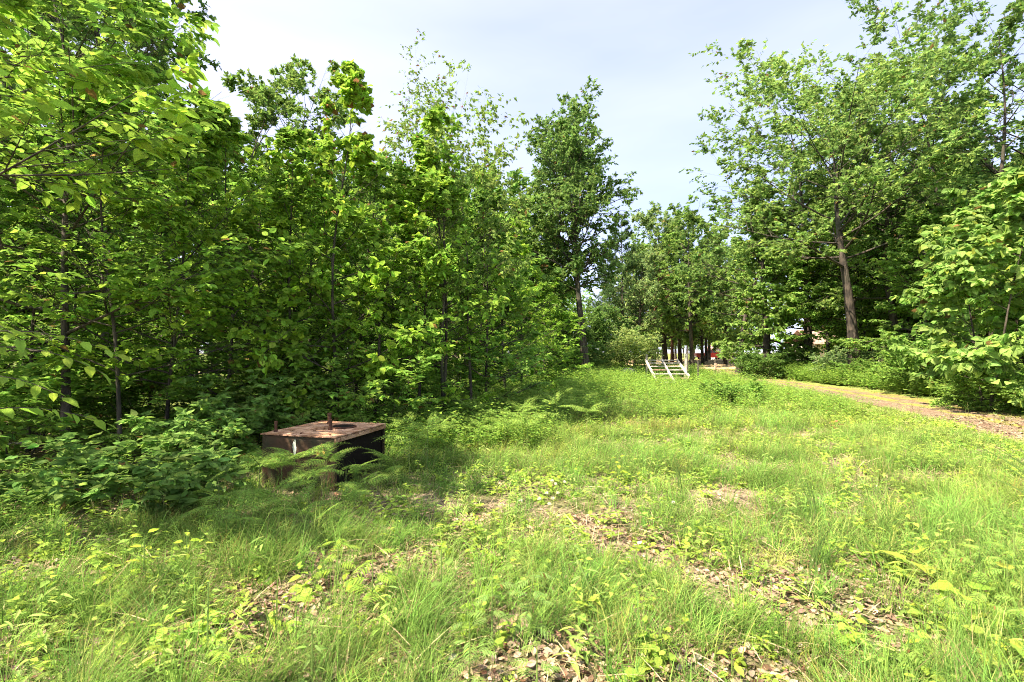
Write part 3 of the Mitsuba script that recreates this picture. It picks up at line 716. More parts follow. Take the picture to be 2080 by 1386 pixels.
tree('birch_tree', px(830, 11.5), 11.5, 'slender birch with a sparse airy top against the white sky', H=8.7, Rc=1.3, base=3.0, seed=21, n=(30, 7, 5), nl=6, leaf=ELM_S, ls=0.085, col=BIRC, tr=0.04, profile='column', ang=(38, 65), planar=0.25, droop=0.7, tipcol=(0.24, 0.11, 0.07))
tree('birch_tree', px(955, 9.9), 10.1, 'birch with drooping dark leaf strings reaching out to the right', H=7.2, Rc=1.4, base=3.0, seed=36, n=(28, 8, 5), nl=6, leaf=ELM_S, ls=0.10, col=BIRC, tr=0.035, profile='umbrella', ang=(25, 55), planar=0.2, droop=0.9, sag=-0.1)
# saplings' undergrowth: waist to head high shrubs along the wood edge
wood_shrub = dict(profile='round', ang=(0, 70), planar=0.75, ns=0.45, wood2=1, leaf=ELM_S, n=(30, 6, 5), nl=5, gap=0.3, stems=4, stem_spread=0.8, tr=0.018)
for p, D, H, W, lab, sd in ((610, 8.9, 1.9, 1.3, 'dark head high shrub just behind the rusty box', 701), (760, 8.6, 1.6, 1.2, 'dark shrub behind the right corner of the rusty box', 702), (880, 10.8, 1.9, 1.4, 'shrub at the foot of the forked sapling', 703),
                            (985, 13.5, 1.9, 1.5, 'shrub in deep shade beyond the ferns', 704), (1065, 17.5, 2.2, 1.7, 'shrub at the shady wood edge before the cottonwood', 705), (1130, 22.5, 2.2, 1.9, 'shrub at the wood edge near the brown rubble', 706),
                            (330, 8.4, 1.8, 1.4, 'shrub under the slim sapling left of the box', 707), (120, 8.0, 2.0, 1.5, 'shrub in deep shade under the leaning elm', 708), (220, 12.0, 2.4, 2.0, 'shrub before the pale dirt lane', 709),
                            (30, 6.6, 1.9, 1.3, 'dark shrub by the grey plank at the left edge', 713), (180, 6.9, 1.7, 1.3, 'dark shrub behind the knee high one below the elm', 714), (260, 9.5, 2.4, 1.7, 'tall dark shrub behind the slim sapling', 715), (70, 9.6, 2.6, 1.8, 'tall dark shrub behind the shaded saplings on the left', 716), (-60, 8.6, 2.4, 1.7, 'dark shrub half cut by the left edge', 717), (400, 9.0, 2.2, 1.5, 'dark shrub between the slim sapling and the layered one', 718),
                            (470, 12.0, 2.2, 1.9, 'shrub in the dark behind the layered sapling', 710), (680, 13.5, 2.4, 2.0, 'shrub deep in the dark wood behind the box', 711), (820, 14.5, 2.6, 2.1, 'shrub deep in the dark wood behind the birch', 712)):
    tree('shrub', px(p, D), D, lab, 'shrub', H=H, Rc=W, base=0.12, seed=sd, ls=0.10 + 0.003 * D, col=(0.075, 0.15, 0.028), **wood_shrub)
# tall trees behind the saplings
big = dict(leaf=KITE, planar=0.3, ns=0.5, tuft=0.5)
tree('oak_tree', px(600, 22), 22.0, 'tall narrow oak with a dark tufted top above the saplings', H=14.8, Rc=2.4, base=7.0, seed=41, n=(28, 8, 6), nl=13, ls=0.18, col=OAKC, tr=0.17, profile='column', ang=(15, 60), gap=0.2, dead=2, **big)
tree('oak_tree', px(515, 20), 20.0, 'crooked oak with a bare dead limb pointing at the sky', H=12.3, Rc=2.2, base=6.5, seed=47, n=(18, 8, 6), nl=12, ls=0.17, col=OAKC, tr=0.13, lean=(-1.0, 0), wob=0.09, profile='round', ang=(15, 55), gap=0.3, dead=4, **big)
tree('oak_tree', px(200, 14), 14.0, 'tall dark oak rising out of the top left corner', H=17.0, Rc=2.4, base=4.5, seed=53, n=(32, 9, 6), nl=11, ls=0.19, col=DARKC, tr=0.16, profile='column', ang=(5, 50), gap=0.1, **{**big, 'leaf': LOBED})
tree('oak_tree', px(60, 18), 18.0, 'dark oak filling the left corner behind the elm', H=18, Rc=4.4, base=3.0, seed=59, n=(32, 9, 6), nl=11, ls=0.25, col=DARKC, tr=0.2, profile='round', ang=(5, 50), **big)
tree('oak_tree', px(340, 24), 24.0, 'broad oak behind the layered sapling sprays', H=12.0, Rc=4.2, base=2.0, seed=61, n=(30, 8, 6), nl=11, ls=0.26, col=OAKC, tr=0.2, profile='round', ang=(5, 50), **big)
tree('oak_tree', px(760, 25), 25.0, 'oak hidden behind the bushy sapling and the airy birch', H=10.5, Rc=4.0, base=1.5, seed=67, n=(30, 8, 6), nl=11, ls=0.26, col=OAKC, tr=0.2, profile='round', ang=(5, 50), **big)
tree('oak_tree', px(960, 27), 27.0, 'oak standing behind the drooping birch', H=11.5, Rc=3.8, base=1.5, seed=71, n=(30, 8, 6), nl=11, ls=0.26, col=(0.075, 0.15, 0.03), tr=0.2, profile='round', ang=(5, 50), **big)
tree('cottonwood', px(1193, 26), 26.0, 'tall narrow cottonwood with a straight dark trunk in the middle', H=15.8, Rc=2.7, base=6.0, seed=73, n=(54, 9, 6), nl=13, leaf=KITE, ls=0.17, col=(0.066, 0.125, 0.036), tr=0.21, profile='column', ang=(20, 62), planar=0.15, lean=(-0.9, 0), droop=0.5, wob=0.012, gap=0.05)
tree('cottonwood', px(1098, 28), 28.0, 'slimmer cottonwood leaning towards the taller one', H=14.5, Rc=2.2, base=5.0, seed=79, n=(44, 8, 6), nl=11, leaf=KITE, ls=0.17, col=(0.072, 0.135, 0.038), tr=0.15, profile='column', ang=(20, 60), planar=0.15, lean=(1.2, 0), droop=0.5, gap=0.1)

# ---------------------------------------------------------------- trees on the right and in the distance
ROAK, RDARK = (0.090, 0.158, 0.044), (0.066, 0.125, 0.036)
tree('oak_tree', px(1738, 24), 24.0, 'big oak with a thick bare lower trunk on the far side of the track', H=17.0, Rc=5.2, base=7.8, seed=83, n=(30, 9, 7), nl=14, ls=0.22, col=ROAK, tr=0.29, profile='umbrella', ang=(16, 58), wob=0.02, lean=(-0.6, 0), fork=0.06, gap=0.12, **{**big, 'tuft': 0.65})
tree('oak_tree', px(1500, 37), 37.0, 'oak with a dark open limb leaning out over the sky gap', H=19.3, Rc=5.0, base=6.5, seed=97, n=(24, 8, 6), nl=15, ls=0.27, col=RDARK, tr=0.24, profile='umbrella', ang=(12, 58), lean=(1.6, 0), gap=0.12, dead=1, **{**big, 'tuft': 0.65})
tree('oak_tree', px(1640, 31), 31.0, 'tall oak with bare twigs at its top left', H=21.8, Rc=4.4, base=7.0, seed=101, n=(26, 9, 6), nl=15, ls=0.25, col=ROAK, tr=0.26, profile='umbrella', ang=(15, 62), gap=0.06, dead=3, lean=(-0.4, 0), **{**big, 'tuft': 0.65})
tree('oak_tree', px(1830, 28), 28.0, 'tall oak with a bright rounded crown between two darker ones', H=20.0, Rc=4.4, base=6.0, seed=103, n=(27, 9, 6), nl=15, ls=0.24, col=ROAK, tr=0.24, profile='umbrella', ang=(12, 58), gap=0.06, **{**big, 'tuft': 0.65})
tree('oak_tree', px(2010, 24), 24.0, 'tall oak with pale forking limbs in the upper right corner', H=22.0, Rc=4.6, base=8.0, seed=107, n=(26, 9, 6), nl=15, ls=0.22, col=RDARK, tr=0.24, profile='umbrella', ang=(20, 64), gap=0.06, lean=(-1.0, 0), stems=2, stem_spread=1.5, **{**big, 'tuft': 0.65})
tree('oak_tree', px(2130, 27), 27.0, 'dark oak half outside the right edge of the view', H=22.0, Rc=5.0, base=5.0, seed=109, n=(30, 9, 6), nl=13, ls=0.26, col=DARKC, tr=0.26, profile='round', ang=(10, 60), **{**big, 'tuft': 0.65})
tree('oak_tree', px(1930, 33), 33.0, 'oak deep behind the tall pair on the right', H=17.0, Rc=5.0, base=3.0, seed=111, n=(30, 9, 6), nl=12, ls=0.30, col=RDARK, tr=0.26, profile='round', ang=(5, 55), **{**big, 'tuft': 0.65})
tree('oak_tree', px(1760, 34), 34.0, 'oak in the shade behind the big oak trunk', H=14.0, Rc=5.0, base=2.0, seed=112, n=(30, 9, 6), nl=12, ls=0.30, col=ROAK, tr=0.24, profile='round', ang=(5, 55), **{**big, 'tuft': 0.65})
tree('oak_tree', px(1725, 31), 31.0, 'tall oak behind the big one with the bare trunk', H=20.5, Rc=4.6, base=7.0, seed=115, n=(28, 9, 6), nl=14, ls=0.26, col=RDARK, tr=0.24, profile='umbrella', ang=(12, 58), gap=0.06, **big)
tree('maple_tree', px(1555, 32), 32.0, 'dense maple with bright drooping sprays down to the ground beside the track', H=12.5, Rc=2.9, base=0.9, seed=113, n=(46, 9, 6), nl=11, leaf=KITE, ls=0.23, col=(0.088, 0.160, 0.042), tr=0.25, profile='cone', ang=(-8, 50), planar=0.7, droop=0.5, ns=0.4)
tree('maple_tree', px(1645, 30), 30.5, 'young maple filling the space left of the big oak trunk', H=9.0, Rc=2.4, base=2.6, seed=127, n=(36, 8, 6), nl=10, leaf=KITE, ls=0.22, col=(0.088, 0.165, 0.038), tr=0.14, profile='sapling', ang=(0, 50), planar=0.7, ns=0.4)
tree('maple_tree', px(1870, 22), 22.0, 'young maple with level sprays right of the big oak trunk', H=8.0, Rc=2.5, base=0.8, seed=131, n=(38, 8, 6), nl=10, leaf=KITE, ls=0.19, col=(0.082, 0.155, 0.036), tr=0.13, profile='sapling', ang=(0, 50), planar=0.8, ns=0.4)
tree('basswood', px(2010, 12.6), 12.8, 'young basswood with large pale green leaves at the right edge', H=6.4, Rc=2.1, base=0.4, seed=137, n=(40, 8, 5), nl=8, leaf=HEART, ls=0.19, col=(0.10, 0.180, 0.048), tr=0.045, profile='sapling', ang=(0, 60), planar=0.6, ns=0.5, droop=0.6, stems=2, stem_spread=0.7, tipcol=(0.30, 0.36, 0.06))
tree('basswood', px(2110, 14.5), 15.0, 'second basswood partly cut off by the right edge, behind the first', H=6.8, Rc=2.3, base=0.4, seed=139, n=(38, 8, 5), nl=7, leaf=HEART, ls=0.19, col=(0.08, 0.155, 0.038), tr=0.05, profile='sapling', ang=(0, 60), planar=0.6, ns=0.5, droop=0.6)
# bushes
bush = dict(profile='round', ang=(5, 75), planar=0.3, ns=0.6, wood2=1)
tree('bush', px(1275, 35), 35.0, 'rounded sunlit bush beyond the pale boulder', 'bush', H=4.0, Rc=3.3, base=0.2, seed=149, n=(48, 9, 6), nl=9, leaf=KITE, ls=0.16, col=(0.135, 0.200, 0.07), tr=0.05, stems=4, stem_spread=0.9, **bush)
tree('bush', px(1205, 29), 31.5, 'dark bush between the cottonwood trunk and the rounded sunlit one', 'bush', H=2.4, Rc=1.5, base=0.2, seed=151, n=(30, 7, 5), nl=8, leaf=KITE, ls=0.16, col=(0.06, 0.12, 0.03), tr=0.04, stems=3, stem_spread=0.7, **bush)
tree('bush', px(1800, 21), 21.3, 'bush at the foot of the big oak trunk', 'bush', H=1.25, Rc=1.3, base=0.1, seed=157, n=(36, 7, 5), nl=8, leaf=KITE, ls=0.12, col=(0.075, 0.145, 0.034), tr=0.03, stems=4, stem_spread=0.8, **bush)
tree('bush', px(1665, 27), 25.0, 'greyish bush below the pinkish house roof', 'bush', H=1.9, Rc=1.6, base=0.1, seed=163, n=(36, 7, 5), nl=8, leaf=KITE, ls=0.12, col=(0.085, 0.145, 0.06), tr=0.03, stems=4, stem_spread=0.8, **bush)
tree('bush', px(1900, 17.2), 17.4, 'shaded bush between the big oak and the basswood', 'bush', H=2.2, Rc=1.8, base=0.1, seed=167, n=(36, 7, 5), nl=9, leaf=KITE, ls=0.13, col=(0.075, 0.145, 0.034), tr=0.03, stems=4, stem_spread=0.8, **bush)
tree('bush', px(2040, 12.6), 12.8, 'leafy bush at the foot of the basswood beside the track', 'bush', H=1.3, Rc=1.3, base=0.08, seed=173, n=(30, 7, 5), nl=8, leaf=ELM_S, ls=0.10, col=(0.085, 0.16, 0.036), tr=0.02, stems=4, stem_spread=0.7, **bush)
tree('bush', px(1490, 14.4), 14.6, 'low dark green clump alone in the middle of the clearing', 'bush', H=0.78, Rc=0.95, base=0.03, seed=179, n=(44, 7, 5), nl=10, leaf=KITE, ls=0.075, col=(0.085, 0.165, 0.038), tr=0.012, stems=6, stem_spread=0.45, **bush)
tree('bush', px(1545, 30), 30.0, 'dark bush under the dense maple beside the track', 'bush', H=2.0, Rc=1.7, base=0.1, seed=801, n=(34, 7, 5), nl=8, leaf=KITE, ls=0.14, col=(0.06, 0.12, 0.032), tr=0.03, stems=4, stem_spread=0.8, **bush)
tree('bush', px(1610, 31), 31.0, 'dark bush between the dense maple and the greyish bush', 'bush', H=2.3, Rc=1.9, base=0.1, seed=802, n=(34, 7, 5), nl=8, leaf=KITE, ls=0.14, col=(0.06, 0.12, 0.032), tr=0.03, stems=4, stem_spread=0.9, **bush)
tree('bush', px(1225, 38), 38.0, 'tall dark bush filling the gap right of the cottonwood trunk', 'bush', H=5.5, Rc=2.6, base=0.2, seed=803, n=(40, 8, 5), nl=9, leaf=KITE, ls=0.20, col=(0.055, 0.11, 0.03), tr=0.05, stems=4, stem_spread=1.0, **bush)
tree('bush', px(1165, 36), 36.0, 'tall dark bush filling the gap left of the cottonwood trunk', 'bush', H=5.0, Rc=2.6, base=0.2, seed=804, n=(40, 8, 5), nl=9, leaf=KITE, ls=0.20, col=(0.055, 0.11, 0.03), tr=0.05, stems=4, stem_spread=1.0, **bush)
low_shrub = {**bush, 'planar': 0.65, 'leaf': ELM, 'profile': 'umbrella', 'ang': (10, 50)}
tree('shrub', px(330, 4.7), 4.8, 'dark leafy knee high shrub left of the rusty box', 'shrub', H=0.86, Rc=0.5, base=0.1, seed=181, n=(40, 5, 3), nl=5, ls=0.11, wob=0.12, col=(0.066, 0.128, 0.034), tr=0.012, stems=7, stem_spread=0.55, **low_shrub)
tree('shrub', px(130, 4.9), 5.0, 'dark leafy shrub at the left edge below the leaning elm', 'shrub', H=0.66, Rc=0.5, base=0.08, seed=191, n=(34, 5, 3), nl=5, ls=0.12, wob=0.12, col=(0.058, 0.118, 0.030), tr=0.012, stems=6, stem_spread=0.6, **low_shrub)
tree('shrub', px(420, 6.4), 6.4, 'lit shrub behind the left corner of the rusty box', 'shrub', H=0.95, Rc=0.55, base=0.1, seed=193, n=(34, 5, 3), nl=6, ls=0.105, col=(0.080, 0.155, 0.038), tr=0.012, stems=5, stem_spread=0.5, **low_shrub)
tree('shrub', px(530, 7.4), 7.4, 'waist high shrub with pale top leaves behind the box', 'shrub', H=1.3, Rc=0.65, base=0.3, seed=197, n=(32, 5, 3), nl=7, ls=0.115, col=(0.080, 0.155, 0.038), tr=0.014, stems=4, stem_spread=0.5, **low_shrub)

# the far row of straight trunks across the clearing's end
FAR = [(1328, 58, 15.5, 'red_bark'), (1365, 66, 17.0, 'red_bark'), (1381, 60, 18.5, 'bark'), (1405, 52, 17.0, 'bark'), (1427, 60, 14.5, 'bark'), (1434, 66, 15.0, 'bark'), (1440, 72, 16.0, 'bark'), (1473, 58, 14.5, 'bark')]
WHERE = ['reddish trunked tree farthest to the left of the far row', 'far tree with a reddish trunk stub behind the white frame', 'far tree behind the upper right of the white frame', 'far tree with the thickest dark trunk left of the red pickup',
         'far tree standing just in front of the red pickup bed', 'far tree close beside the one before the pickup bed', 'thin far tree in front of the pickup cab', 'thin dark far tree in front of the brown garage door']
fm = [tree_mesh(H=16.0, Rc=4.2, base=3.8, seed=300 + s, n=(28, 8, 5), nl=9, leaf=KITE, ls=0.40, col=c, tr=0.22, profile='round', ang=(-5, 45), planar=0.4, wood2=1, gap=0.25, wob=0.012) for s, c in ((0, OAKC), (1, (0.075, 0.14, 0.036)), (2, (0.05, 0.10, 0.03)))]
for q, (p, D, H, b) in enumerate(FAR):
    tree('far_tree', px(p, D), D, WHERE[q], 'tree', 'far row of trees', b, mesh=fm[q % 3], rot=q * 1.3, scale=H / 16.0)
pale = tree_mesh(H=19.5, Rc=4.6, base=3.0, seed=331, n=(40, 8, 6), nl=9, leaf=KITE, ls=0.36, col=(0.095, 0.155, 0.06), tr=0.3, profile='round', ang=(0, 55), planar=0.3, wood2=1, gap=0.15)
tree('far_tree', px(1352, 60), 60.0, 'tall pale green rounded tree at the end of the clearing', mesh=pale)
tree('far_tree', px(1300, 48), 50.0, 'lower pale green tree left of the tall rounded one', mesh=pale, rot=2.0, scale=0.62)
tree('far_tree', px(1455, 75), 78.0, 'pale tree below the sky gap at the clearing end', mesh=fm[1], rot=2.2, scale=0.95)
tree('far_tree', px(1500, 62), 66.0, 'far tree half hidden by the dense maple', mesh=fm[0], rot=0.6, scale=1.05)


for q, (p, D) in enumerate(((1250, 70), (1290, 78), (1330, 84), (1372, 92), (1395, 80), (1458, 112), (1482, 92), (1505, 84), (1345, 104), (1525, 76), (1410, 118))):
    tree('far_tree', px(p, D), D, 'green tree filling the background behind the far row of trunks', 'tree', 'background trees behind the far row', mesh=fm[q % 3], rot=q * 2.1, scale=0.75 + 0.1 * (q % 4))


def pine_mesh(H, Rc, seed):
    rng = np.random.default_rng(seed)
    n1 = 60
    s = np.linspace(0.3, 0.99, n1) + rng.normal(0, 0.008, n1)
    az = rng.uniform(0, 6.28, n1); el = np.radians(-5 + 35 * s + rng.normal(0, 6, n1))
    d = np.stack([np.cos(az) * np.cos(el), np.sin(az) * np.cos(el), np.sin(el)], -1)
    L = Rc * (1.05 - 0.9 * s) * rng.uniform(0.7, 1.2, n1) * 1.5
    P0 = np.stack([0 * s, 0 * s, H * s], -1)
    L1 = (P0, d, UP * 0.12 + rng.normal(0, 0.05, (n1, 3)), L, 0.015 + 0.012 * L, 0.004 + 0 * L)
    w = join([polytube(np.stack([0.15 * np.sin(np.linspace(0, 3, 10)), 0 * np.arange(10), np.linspace(-0.1, H, 10)], -1), 0.2 * (1.05 - np.linspace(0, 1, 10)), 8), tubes(*L1, K=3, M=4)])
    L2 = kids(L1, 12, 0.2, 1.0, 0.4, 1.0, 0.33, rng, 0.6, 0.1, 0.1)
    i = np.repeat(np.arange(len(L2[0])), 14)
    t = rng.random((len(i), 1))
    p = L2[0][i] + L2[3][i][:, None] * L2[1][i] * t
    ld = unit(L2[1][i] + rng.normal(0, 0.6, (len(i), 3)) + UP * 0.2)
    return w, stamp(NARROW, p, ld, UP + rng.normal(0, 0.5, (len(i), 3)), 0.30 * rng.uniform(0.7, 1.2, len(i)), leaf_colours(len(i), (0.035, 0.07, 0.025), rng, 0.05))


pm = pine_mesh(15, 3.2, 400)
for p, D, s, lab in ((1262, 50, 1.0, 'dark pine right of the cottonwood with a ragged top'), (1236, 56, 0.85, 'lower dark pine between the cottonwood and the taller one'), (1292, 60, 0.95, 'dark pine behind the lower pale green tree'), (540, 30, 0.75, 'grey green pine glimpsed between saplings below the dead limb')):
    tree('pine_tree', px(p, D), D, lab, mesh=pm, rot=p * 0.01, scale=s)

# the wood behind, which reads as one mass
rng = np.random.default_rng(91)
wm = [tree_mesh(H=11.0, Rc=3.0, base=2.2, seed=500 + s, n=(18, 6, 4), nl=5, leaf=KITE, ls=0.42, col=c, tr=0.14, profile='round', ang=(-5, 50), planar=0.4, wood2=-1) for s, c in ((0, OAKC), (1, ELMC), (2, (0.07, 0.14, 0.035)))]
spots = []
for _ in range(900):
    y = rng.uniform(17, 60); x = edge_x(y) - 3.5 - abs(rng.normal(0, 1)) * 22
    if abs(x) < 1.25 * y + 6 and not (30 < y < 50 and -34 < x < -14):
        spots.append((x, y))
for _ in range(500):
    y = rng.uniform(26, 62); x = path_x(y) + 9 + abs(rng.normal(0, 1)) * 18
    if x < 1.25 * y + 8 and not (50 < y < 75 and 30 < x < 42):
        spots.append((x, y))
for _ in range(110):
    x = rng.uniform(-170, 210); y = rng.uniform(118, 150)
    p = CX + FPX * x / y
    if not 1395 < p < 1470:
        spots.append((x, y))
for _ in range(260):
    y = rng.uniform(2, 18); x = -14 - abs(rng.normal(0, 1)) * 16
    spots.append((x, y))
for _ in range(260):
    y = rng.uniform(2, 27); x = max(path_x(y) + 6, 1.12 * y + 4) + abs(rng.normal(0, 1)) * 16
    spots.append((x, y))
chosen = []
for s in spots:
    if all((s[0] - q[0]) ** 2 + (s[1] - q[1]) ** 2 > (2.7 if s[1] < 100 else 5.0) ** 2 for q in chosen):
        chosen.append(s)
chosen = np.array(chosen)
nearw, farw = chosen[chosen[:, 1] < 100], chosen[chosen[:, 1] >= 100]
for nm, ch, lab, sc in (('woodland', nearw[nearw[:, 0] < edge_x(nearw[:, 1])], 'dense shady wood behind the saplings on the left', (0.7, 1.05)), ('woodland_001', nearw[nearw[:, 0] > edge_x(nearw[:, 1])], 'dense wood behind the oaks on the far side of the track', (0.8, 1.35)), ('woodland_002', farw, 'distant line of trees beyond the yard', (0.9, 1.4))):
    pts = np.stack([ch[:, 0], ch[:, 1], ground_z(ch[:, 0], ch[:, 1])], -1)
    wv = [(w[0], w[1], np.zeros((len(w[0]), 3))) for w, c in wm]
    a = scatter([c for w, c in wm], pts, 44, *sc); b = scatter(wv, pts, 44, *sc)
    scene[nm + '__crown'] = mikit.ply(a[:2], 'leaf', color=a[2])
    scene[nm + '__trunk'] = mikit.ply(b[:2], 'bark', smooth=True)
    tag(nm, lab, kind='stuff'); tag(nm + '__crown', kind='stuff'); tag(nm + '__trunk', kind='stuff')

# ---------------------------------------------------------------- the rusty steel box
U = np.array([0.25, 0.968, 0]); V_ = np.array([-0.968, 0.25, 0])        # along the open side; along the front wall
LU, LV, BH, TH = 1.08, 0.95, 0.57, 0.012
C0 = np.array([-1.94, 5.45, 0.0])
ROT = math.atan2(U[1], U[0])


def boxat(u, v, z, su, sv, sz, bevel=0.002):            # a plate centred at (u, v, z) in the box's own frame
    return box(su, sv, sz, C0 + U * u + V_ * v + UP * z, ROT, bevel)


bk = thing('steel_box', 'rusty steel box with an open black side standing in ferns at the wood edge', 'metal box')
lid = trimesh.creation.box((LU + 0.03, LV + 0.03, 0.012))
lid = lid.subdivide().subdivide().subdivide().subdivide()
lv_ = np.asarray(lid.vertices); lv_[:, 2] += 0.012 * (meshkit.fbm(lv_ * [3, 3, 0] + 5, 2) - 0.5)
top = place((lv_, np.asarray(lid.faces)), C0 + U * LU / 2 + V_ * LV / 2 + UP * BH, ROT)
obj('top_plate', top, 'rust', bk, smooth=30)
obj('front_wall', boxat(LU * 0 + 0.006, LV / 2, BH / 2 - 0.012, TH, LV, BH), 'old_paint', bk)
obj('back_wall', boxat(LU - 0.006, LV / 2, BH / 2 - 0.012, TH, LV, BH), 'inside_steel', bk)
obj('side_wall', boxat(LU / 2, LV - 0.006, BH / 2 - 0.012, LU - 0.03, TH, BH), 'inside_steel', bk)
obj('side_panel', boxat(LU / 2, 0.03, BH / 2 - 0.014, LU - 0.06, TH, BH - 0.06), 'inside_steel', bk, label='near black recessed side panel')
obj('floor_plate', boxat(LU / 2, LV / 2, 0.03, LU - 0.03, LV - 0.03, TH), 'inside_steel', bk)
obj('flange', boxat(LU / 2, -0.008, BH - 0.035, LU + 0.03, 0.014, 0.045), 'rust', bk)
obj('flange', boxat(LU - 0.010, 0.005, BH / 2 - 0.03, 0.018, 0.028, BH - 0.05), 'old_paint', bk)
obj('flange', boxat(0.010, 0.02, BH / 2 - 0.03, 0.045, 0.05, BH - 0.05), 'old_paint', bk)
pt = obj('patch_plate', boxat(-0.010, 0.285, BH - 0.135, 0.012, 0.50, 0.19, 0.003), 'old_paint', bk, label='bolted patch plate with peeling pale and yellow paint')
rngb = np.random.default_rng(6)


def flake(cu, cz, w, h, seed):
    r = np.random.default_rng(seed)
    a = np.linspace(0, 2 * np.pi, 14, endpoint=False); q = 1 + r.normal(0, 0.22, 14)
    m = trimesh.creation.extrude_polygon(Polygon(np.stack([np.cos(a) * w * q, np.sin(a) * h * q], -1)).buffer(0), 0.0015, engine='earcut')
    v = np.asarray(m.vertices)
    return (C0 + U * (-0.0185) + V_ * cu + UP * cz) + V_ * v[:, :1] + UP * v[:, 1:2] - U * v[:, 2:3], np.asarray(m.faces)


obj('paint_flake', flake(0.505, BH - 0.13, 0.022, 0.085, 1), 'pale_paint', pt)
for cu, cz, w, h, sd in ((0.17, BH - 0.10, 0.035, 0.022, 2), (0.20, BH - 0.155, 0.028, 0.028, 3), (0.13, BH - 0.17, 0.022, 0.02, 4), (0.22, BH - 0.19, 0.03, 0.014, 5)):
    obj('paint_flake', flake(cu, cz, w, h, sd), 'yellow_paint', pt)


def pipe(u, v, r, h, name='pipe', lean=(0, 0)):
    z0 = BH + 0.004
    p = C0 + U * u + V_ * v
    seg = np.array([p + UP * z0, p + UP * (z0 + h * 0.5) + np.array([*lean, 0]) * 0.5, p + UP * (z0 + h) + np.array([*lean, 0])])
    a = polytube(seg, np.full(3, r), 14, True)
    col = polytube(np.array([p + UP * (z0 - 0.002), p + UP * (z0 + 0.03)]), np.full(2, r * 1.45), 14, True)
    capm = polytube(np.array([p + UP * (z0 + h - 0.028) + np.array([*lean, 0]), p + UP * (z0 + h + 0.003) + np.array([*lean, 0])]), np.full(2, r * 1.22), 14, True)
    return join([a, col, capm])


obj('pipe', pipe(0.43, 0.36, 0.018, 0.125), 'rust_dark', bk, smooth=30)
obj('pipe', pipe(0.13, 0.88, 0.016, 0.125), 'rust_dark', bk, smooth=30)
obj('pipe', pipe(0.86, 0.67, 0.022, 0.14), 'rust_dark', bk, smooth=30)
hp = C0 + U * 0.66 + V_ * 0.33 + UP * (BH + 0.008)
ring = trimesh.creation.annulus(0.135, 0.155, 0.012, sections=32)
obj('hatch_rim', (np.asarray(ring.vertices) + hp + UP * 0.008, np.asarray(ring.faces)), 'rust_dark', bk, smooth=30)
disk = trimesh.creation.cylinder(0.133, 0.010, sections=32)
obj('hatch_cover', (np.asarray(disk.vertices) + hp + UP * 0.004, np.asarray(disk.faces)), 'inside_steel', bk, smooth=30)
for u, v in ((0.08, 0.12), (0.08, 0.5), (1.09, 0.10), (1.09, 0.92), (0.58, 0.94)):
    b_ = trimesh.creation.cylinder(0.012, 0.012, sections=6)
    obj('bolt', (np.asarray(b_.vertices) + C0 + U * u + V_ * v + UP * (BH + 0.013), np.asarray(b_.faces)), 'rust_dark', bk)
for q in range(9):                                      # dead leaves lying on the lid
    u, v = rngb.uniform(0.15, 0.6), rngb.uniform(0.2, 0.8)
    a = rngb.uniform(0, 6.28)
    p = (C0 + U * u + V_ * v + UP * (BH + 0.020))[None]
    m = stamp(CURL, p, np.array([[math.cos(a), math.sin(a), 0.0]]), UP[None] + rngb.normal(0, 0.15, (1, 3)), np.array([rngb.uniform(0.04, 0.065)]), np.array([[0.16, 0.09, 0.05]]) * rngb.uniform(0.5, 1.5))
    k = thing('dead_leaf', 'dry brown leaf lying on the rusty lid of the steel box', 'leaf', 'dead leaves on the box lid')
    scene[k] = mikit.ply(m[:2], 'dry_leaf', color=m[2])

# ---------------------------------------------------------------- the white ladder like frame on posts
def beam(p0, p1, w, h, bevel=0.004):
    p0, p1 = np.asarray(p0, float), np.asarray(p1, float)
    d = p1 - p0; L = np.linalg.norm(d); x = d / L
    s = unit(np.cross(x, UP)) if abs(x[2]) < 0.95 else np.array([1.0, 0, 0]); z = np.cross(s, x)
    m = trimesh.creation.box((L, w, h)); v = np.asarray(m.vertices)
    if bevel:
        v = np.vstack([v * (1 - 2 * bevel * np.array(k) / np.array([L, w, h])) for k in ((1, 1, 0), (1, 0, 1), (0, 1, 1))])
        m = trimesh.convex.convex_hull(v); v = np.asarray(m.vertices)
    return (p0 + p1) / 2 + v[:, :1] * x + v[:, 1:2] * s + v[:, 2:3] * z, np.asarray(m.faces)


fk = thing('dock_frame', 'white weathered wooden dock frame with three rails lying slanted in the weeds', 'frame')
ytop, ybot = 26.2, 24.0
gz = float(ground_z(7.9, 24))
zt = gz + 1.12
RX = [7.08, 7.93, 8.74]
for i, x in enumerate(RX):
    f = 0.0 if i < 2 else 0.14
    obj('rail', beam((x, ytop, zt), (x - 0.02, ybot + f * (ytop - ybot), gz + 0.02 + f * 1.1 + (0.12 if i == 2 else 0)), 0.065, 0.13), 'weathered_white', fk)
for j, t in enumerate((0.02, 0.15, 0.30, 0.45, 0.62, 0.80, 0.97)):
    y, z = ytop + (ybot - ytop) * t, zt + (gz + 0.02 - zt) * t
    brown = j in (3, 5)
    obj('rung', beam((RX[0] + 0.045, y, z), (RX[1] - 0.045, y, z), 0.07, 0.05), 'flaking_brown' if brown else 'weathered_white', fk, label='brown rung with flaking paint' if brown else None)
    if j < 6:
        obj('rung', beam((RX[1] + 0.045, y, z), (RX[2] - 0.045, y, z), 0.07, 0.05), 'flaking_brown' if j == 5 else 'weathered_white', fk)


